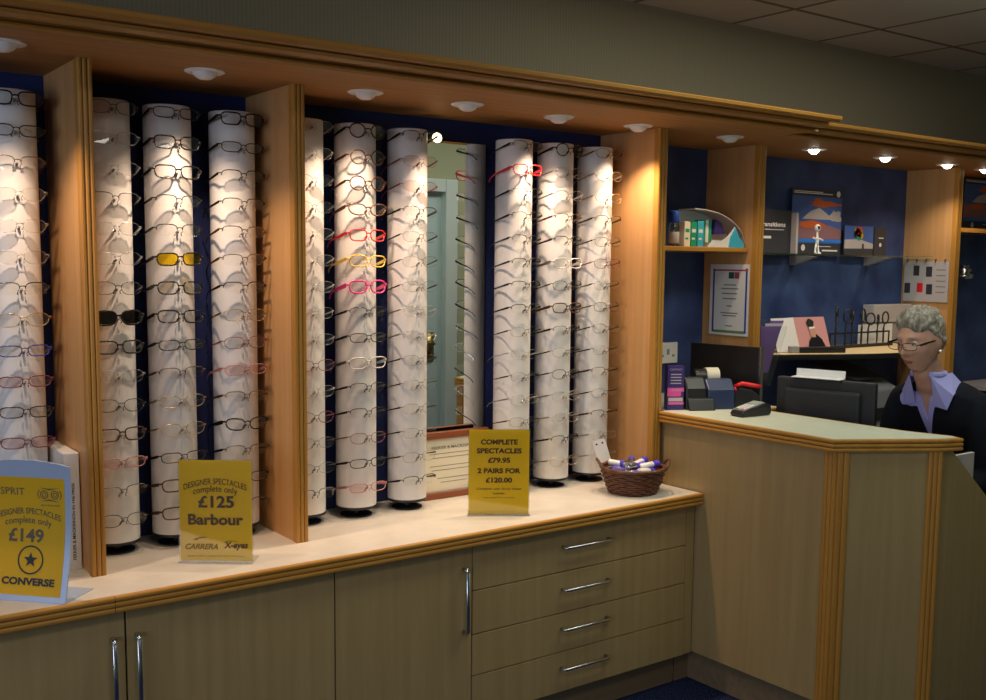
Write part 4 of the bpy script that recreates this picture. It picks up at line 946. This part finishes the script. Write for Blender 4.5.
# joints: f forward, s toward her right, z up
J = [TP(0, 0, .60), TP(.02, 0, .74), TP(.10, 0, .91), TP(.19, 0, 1.075), TP(.265, 0, 1.185), TP(.30, 0, 1.235), TP(.325, 0, 1.275)]
R = [(.165, .125), (.140, .110), (.150, .110), (.158, .105), (.085, .075), (.050, .052), (.050, .052)]
E_ = [(i, i + 1) for i in range(6)]
def limb(frm, pts, rs):
    i0 = frm
    for p, r in zip(pts, rs):
        J.append(p); R.append((r, r)); E_.append((i0, len(J) - 1)); i0 = len(J) - 1
arms = {}
for s in (1, -1):
    a0 = len(J)
    limb(3, [TP(.215, s * .165, 1.125), TP(.21, s * .195, 1.01), TP(.20, s * .200, .86), TP(.31, s * .17, .812), TP(.405, s * .14, .790), TP(.435, s * .130, .788)], [.060, .052, .043, .038, .028, .027]); arms[s] = (a0, len(J) - 1)
for s in (1, -1):
    limb(0, [TP(.02, s * .09, .585), TP(.22, s * .11, .585), TP(.42, s * .115, .575), TP(.44, s * .115, .32), TP(.40, s * .115, .10), TP(.46, s * .12, .045), TP(.54, s * .125, .035)], [.095, .085, .062, .052, .038, .040, .034])
nT = len(J)
body = mb_of(skin_mesh([tuple(p) for p in J], E_, [(max(a - .012, .02), max(b - .012, .02)) if i not in (5, 6) else (a, b) for i, (a, b) in enumerate(R)]))
# hands: palm + fingers, resting over the keyboard
def hand(s):
    wpt = TP(.435, s * .130, .788); m = MB(); fd = (PF * 1.0 - PS * s * .15).normalized(); sd = V((-fd.y, fd.x, 0)); sd = sd if sd.dot(PS) * s < 0 else -sd    # sd -> thumb side (inwards)
    hs = [tuple(wpt + fd * .0), tuple(wpt + fd * .045 + V((0, 0, -.002))), tuple(wpt + fd * .078 + V((0, 0, -.004)))]
    m2 = mb_of(skin_mesh(hs, [(0, 1), (1, 2)], [(.026, .018), (.036, .015), (.036, .013)])); m.add(m2.v, m2.f)
    for k, (off, ln) in enumerate(((.027, .066), (.009, .074), (-.009, .069), (-.027, .054))):
        b = wpt + fd * .074 + sd * off + V((0, 0, -.002)); sp = (fd + sd * off * 3).normalized()
        pts = [b, b + sp * ln * .42 + V((0, 0, .005)), b + sp * ln * .74 + V((0, 0, -.005)), b + sp * ln * .95 + V((0, 0, -.019))]
        m.tube(pts, [.0090, .0086, .0078, .0062], 8); m.ball(pts[-1], .0066, 8)
    b = wpt + fd * .022 + sd * .026; pts = [b, b + fd * .026 + sd * .022 + V((0, 0, -.006)), b + fd * .052 + sd * .030 + V((0, 0, -.014)), b + fd * .068 + sd * .030 + V((0, 0, -.020))]
    m.tube(pts, [.013, .0105, .0095, .0075], 8); m.ball(pts[-1], .0078, 8); return m
for s in (1, -1):
    h_ = hand(s); body.add(h_.v, h_.f)
# head
HD = V((-.995, .10, 0)).normalized(); pitch = math.radians(14)
HC = TP(.350, 0, 1.368)
fwd = (HD * math.cos(pitch) - V((0, 0, math.sin(pitch)))).normalized(); hr = fwd.cross(V((0, 0, 1))).normalized(); hu = hr.cross(fwd).normalized()
def HM(x, y, z): return HC + hr * x + fwd * y + hu * z          # x to her right, y forwards, z up
def g(v, s): return math.exp(-(v / s) ** 2)
def head_pt(d, inflate=0.):
    x, y, z = d; a, b, c = .0745, .094, .118
    X, Y, Z = x * a, y * b, z * c
    if z < 0:
        t = -z; X *= 1 - .22 * t ** 1.8; Y = Y * (1 - .18 * t) + (.018 * t if y > 0 else .022 * t)
        if y < 0: Y += .030 * t * t
    else: X *= 1 - .05 * z
    if y > .15:
        f = min(1, (y - .15) / .35); ax = abs(X)
        Y -= f * .010 * g(ax - .031, .016) * g(Z - .012, .013)          # eye sockets
        Y += f * .006 * g(ax - .028, .022) * g(Z - .033, .010)          # brow
        Y += f * (.024 * g(X, .0095) * g(Z + .022, .012) + .012 * g(X, .009) * g(Z - .002, .020))   # nose
        Y += f * .006 * g(ax - .011, .006) * g(Z + .027, .007)
        Y += f * .006 * g(ax - .036, .017) * g(Z + .018, .018)          # cheek
        Y += f * .0055 * g(X, .019) * g(Z + .056, .0045) + f * .006 * g(X, .016) * g(Z + .067, .005) - f * .003 * g(X, .022) * g(Z + .0615, .003)
        Y += f * .008 * g(X, .020) * g(Z + .094, .014)                  # chin
    return V((X, Y, Z))
def head_mb(fn, n=96, h=72):
    m = MB(); vs = []; fs = []
    for i in range(1, h):
        for k in range(n):
            a_ = PI * i / h; t_ = 2 * PI * k / n; vs.append(fn((math.sin(a_) * math.sin(t_), math.sin(a_) * math.cos(t_), math.cos(a_))))
    vs += [fn((0, 0, 1)), fn((0, 0, -1))]; T = len(vs) - 2
    for i in range(h - 2):
        for k in range(n): fs.append((i * n + k, (i + 1) * n + k, (i + 1) * n + (k + 1) % n, i * n + (k + 1) % n))
    for k in range(n): fs += [(T, k, (k + 1) % n), (T + 1, (h - 2) * n + (k + 1) % n, (h - 2) * n + k)]
    return m.add([HM(*p) for p in vs], fs)
hm = head_mb(head_pt); body.add(hm.v, hm.f)
for s in (-1, 1):        # ears
    e = MB(); e.ball((0, 0, 0), (.007, .019, .031), 16); body.add([HM(s * .074 + p.x + s * .25 * (-p.y) * .5, -.004 + p.y, .0 + p.z + .12 * p.y) for p in e.v], e.f)
nk = mb_of(skin_mesh([tuple(TP(.26, 0, 1.16)), tuple(TP(.30, 0, 1.24)), tuple(HM(0, -.022, -.045))], [(0, 1), (1, 2)], [.060, .052, .052])); body.add(nk.v, nk.f)
pm = thing('person', 'seated woman with short grey hair and glasses in black jacket and lilac shirt', 'person', (B0.x, B0.y, 0))
remesh(body, .0042, 1).build('body', 'skin', pm, True)
# hair
def hair_pt(d):
    p = head_pt(d); X, Y, Z = p; x, y, z = d
    line = .063 + .010 * math.cos(X * 60)                      # front hairline height
    side = -.002 if Y > -.012 else -.050
    if Y > .030: lim = line + .10 * max(0, .0)
    elif Y > -.012: lim = side + (line - side) * max(0, (Y + .012) / .042) ** 1.3
    else: lim = -.012 - min(1, (-.012 - Y) / .030) * .062
    k = max(-1, min(1, (Z - lim) / .012)); nz = noise.noise(V((X * 45, Y * 25, Z * 30))) * .006 + noise.noise(V((X * 150, Y * 70, Z * 90))) * .004
    th = .008 + .010 * max(0, z) + nz * 1.3 + (.003 if Y > .03 else 0)
    off = -.008 + (th + .008) * (k * .5 + .5)
    nrm = V(d).normalized(); return p + V((nrm.x, nrm.y, nrm.z)) * off
hh = head_mb(hair_pt, 120, 84); hh.build('hair', 'hair', pm, True)
for s in (-1, 1):
    c = head_pt(V((s * .40, .87, .08)).normalized()); ex, ey, ez = s * .031, .0745, .009
    MB().ball(HM(ex, ey - .001, ez), .0115, 14).build('eye', 'eye', pm, True); MB().ball(HM(ex + .001, ey + .0078, ez - .002), .0048, 10).build('iris', 'ink2', pm, True)
    m = MB(); m.tube([HM(ex - .014, ey + .008, ez + .004), HM(ex, ey + .0125, ez + .0065), HM(ex + .014, ey + .007, ez + .004)], [.0015, .0030, .0015], 6); m.build('eyelid', 'skin', pm, True)
    m = MB(); m.tube([HM(ex - .016, ey + .014, ez + .020), HM(ex, ey + .0175, ez + .0245), HM(ex + s * .018, ey + .008, ez + .020)], [.0012, .0022, .0012], 6); m.build('eyebrow', 'hair', pm, True)
m = MB(); m.tube([HM(-.020, .0835, -.0610), HM(-.008, .0925, -.0580), HM(0, .0935, -.0595), HM(.008, .0925, -.0580), HM(.020, .0835, -.0610)], [.001, .0026, .0026, .0026, .001], 8)
m.tube([HM(-.018, .0840, -.0635), HM(0, .0935, -.0665), HM(.018, .0840, -.0635)], [.001, .0032, .001], 8); m.build('lips', 'lip', pm, True)
MB().ball(HM(-.083, .004, -.036), .0055, 12).build('earring', 'pearl', pm, True)
# clothes: nested shells cut open at the neckline
def cloth_mb(infl, arms_on=True, z_neck=True):
    idx = list(range(0, 5)); JJ = [J[i] for i in idx]; RR = [(R[i][0] + infl, R[i][1] + infl) for i in idx]; EE = [(i, i + 1) for i in range(4)]
    for s in (1, -1):
        a0 = arms[s][0]; last = 3
        for i in range(a0, a0 + 5): JJ.append(J[i] if i < a0 + 4 else J[i] - (J[i] - J[i - 1]) * .15); RR.append((R[i][0] + infl + .004, R[i][1] + infl + .004)); EE.append((last, len(JJ) - 1)); last = len(JJ) - 1
    return remesh(mb_of(skin_mesh([tuple(p) for p in JJ], EE, RR)), .007, 3)
def wedge(zb, zt, wt, depth0, depth1):
    # V opening: apex at height zb, width wt at zt, cutting from the front inwards
    m = MB(); vs = []
    for f in (depth0, depth1):
        vs += [TP(f, 0, zb), TP(f, wt, zt), TP(f, wt * 1.0, zt + .15), TP(f, -wt * 1.0, zt + .15), TP(f, -wt, zt)]
    return m.add(vs, [(0, 1, 2, 3, 4), (9, 8, 7, 6, 5)] + [(i, (i + 1) % 5, 5 + (i + 1) % 5, 5 + i) for i in range(5)])
jk = cut(cloth_mb(.012), wedge(.965, 1.21, .062, .16, .60)); jk.build('jacket', 'suit', pm, True)
sh = cut(cloth_mb(.004), wedge(1.06, 1.21, .036, .16, .60)); sh.build('shirt', 'lilac', pm, True)
# trousers
JJ = [J[0], J[1]]; RR = [(.160, .120), (.135, .105)]; EE = [(0, 1)]; b0 = arms[-1][1] + 1
for q_ in range(2):
    last = 0
    for i in range(b0 + q_ * 7, b0 + q_ * 7 + 5): JJ.append(J[i]); RR.append((R[i][0] + .006,) * 2); EE.append((last, len(JJ) - 1)); last = len(JJ) - 1
remesh(mb_of(skin_mesh([tuple(p) for p in JJ], EE, RR)), .010, 2).build('trousers', 'suit', pm, True)
for q_ in range(2):
    k = b0 + q_ * 7; mb_of(skin_mesh([tuple(J[k + 4] - V((0, 0, .05))), tuple(J[k + 5] + V((0, 0, .004))), tuple(J[k + 6] + V((0, 0, .004)))], [(0, 1), (1, 2)], [.040, .044, .038])).build('shoe', 'black', pm, True)
# shirt collar flaps lying over the jacket
def front_at(s, z, m, out=.004):
    # nearest front surface of mesh m at lateral s and height z
    best = -9
    for p in m.v:
        d = p - B0; ss = d.dot(PS)
        if abs(ss - s) < .012 and abs(p.z - z) < .012: best = max(best, d.dot(PF))
    return TP((best if best > -5 else .3) + out, s, z)
for s in (1, -1):
    nb = TP(.245, s * .066, 1.245); nf = TP(.345, s * .046, 1.232); inn = front_at(s * .040, 1.12, jk, .006); tip = front_at(s * .092, 1.110, jk, .010); out_ = front_at(s * .108, 1.165, jk, .010); bk = TP(.215, s * .090, 1.205)
    vs = [nb, nf, inn, tip, out_, bk]; m = MB(); m.add(vs, [(0, 1, 4, 5), (1, 2, 3, 4)]); o = m.build('collar_flap', 'lilac', pm)
    md = o.modifiers.new('so', 'SOLIDIFY'); md.thickness = .004; md.offset = 0
m = MB(); m.tube([TP(.290 + .062 * math.cos(a), .060 * math.sin(a), 1.238) for a in [PI * .2 + k * (PI * 1.6) / 18 for k in range(19)]], .014, 6, flat=.5); m.build('collar_band', 'lilac', pm, True)
# her glasses
q = thing('spectacles', 'dark slim spectacles worn by the woman at reception', 'spectacles', (0, 0, 0), mtx=Matrix((tuple(list(-hr) + [0]), tuple(list(-fwd) + [0]), tuple(list(hu) + [0]), (0, 0, 0, 1))).transposed().to_4x4())
mx = Matrix.Identity(4); gp = HM(0, .1015, .006)
for i in range(3): mx[i][0] = -hr[i]; mx[i][1] = -fwd[i]; mx[i][2] = hu[i]; mx[i][3] = gp[i]
q.matrix_world = mx
src = protos['ko']
for ch in src.children:
    c = ch.copy(); COL.objects.link(c); c.parent = q; 
    if ch.name.startswith('temple'): c.rotation_euler = (math.radians(9), 0, 0)
# chair
t = thing('office_chair', 'black office chair under the seated woman behind the reception desk', 'chair', (4.03, 2.235, 0))
MB().lathe([(.001, .40), (.20, .40), (.225, .42), (.225, .445), (.19, .468), (.001, .470)], (4.0, 2.235, 0), 28).build('seat', 'black', t, True)
MB().prism([(2.06, .58), (2.41, .58), (2.43, .64), (2.40, .92), (2.36, .96), (2.11, .96), (2.07, .92), (2.04, .64)], 'x', 4.225, 4.255).build('backrest', 'black', t, bev=.010)
MB().tube([(4.10, 2.235, .41), (4.25, 2.235, .43), (4.27, 2.235, .55), (4.262, 2.235, .75)], .012, 8).build('back_support', 'black', t, True); MB().cyl((4.0, 2.235, .08), (4.0, 2.235, .41), .025).build('column', 'steel', t, 'auto')
for k in range(5):
    a = 2 * PI * k / 5 + .3; l = MB().tube([(4.0, 2.235, .09), (4.0 + .26 * math.cos(a), 2.235 + .26 * math.sin(a), .065)], [.022, .014], 8).build('leg', 'black', t, True)
    MB().ball((4.0 + .26 * math.cos(a), 2.235 + .26 * math.sin(a), .027), .027, 12).build('caster', 'black', l, True)

# ------------------------------------------------------------------ light and camera
def area(loc, tgt, sx, sy, e, c):
    l = bpy.data.lights.new('room_light', 'AREA'); l.shape = 'RECTANGLE'; l.size = sx; l.size_y = sy; l.energy = e; l.color = c
    o = bpy.data.objects.new('room_light', l); COL.objects.link(o); o.location = loc; o.rotation_euler = (V(tgt) - V(loc)).to_track_quat('-Z', 'Y').to_euler(); return o
area((1.0, .6, 2.68), (1.0, .6, 0), 1.2, .6, 14, (1, .93, .80))
area((3.0, 2.0, 2.68), (3.0, 2.0, 0), 1.2, .6, 15, (.95, 1, .82))
area((4.3, 1.9, 2.68), (4.3, 1.9, 0), .6, .6, 9, (1, .95, .85))
area((-2.55, .2, 1.5), (0, .6, 1.2), 3.4, 1.4, 52, (.68, .79, 1.0))
W = bpy.data.worlds.new('World'); sc.world = W; W.use_nodes = True; W.node_tree.nodes['Background'].inputs[0].default_value = (.05, .06, .08, 1); W.node_tree.nodes['Background'].inputs[1].default_value = .5

yaw, pit, rol = .63348, .10469, -.00989
Fv = V((math.sin(yaw) * math.cos(pit), math.cos(yaw) * math.cos(pit), -math.sin(pit))); rv = V((math.cos(yaw), -math.sin(yaw), 0)); dv = Fv.cross(rv)
r2 = rv * math.cos(rol) + dv * math.sin(rol); d2 = dv * math.cos(rol) - rv * math.sin(rol)
cam = bpy.data.cameras.new('camera'); co = bpy.data.objects.new('camera', cam); COL.objects.link(co); sc.camera = co
mw = Matrix.Identity(4)
for i in range(3): mw[i][0] = r2[i]; mw[i][1] = -d2[i]; mw[i][2] = -Fv[i]
mw[0][3] = .05213; mw[1][3] = .04375; mw[2][3] = 1.63784; co.matrix_world = mw
cam.sensor_width = 36; cam.lens = 1046.16 / 986 * 36; cam.shift_y = 23.5 / 986; cam.clip_start = .02
vs_ = sc.view_settings; vs_.view_transform = 'Standard'; vs_.look = 'None'; vs_.gamma = 1; vs_.use_curve_mapping = False; vs_.exposure = 0.0
try:
    sc.cycles.use_denoising = True; sc.cycles.sample_clamp_indirect = 4; sc.cycles.max_bounces = 8; sc.cycles.transparent_max_bounces = 24; sc.cycles.caustics_reflective = False; sc.cycles.caustics_refractive = False
except Exception: pass
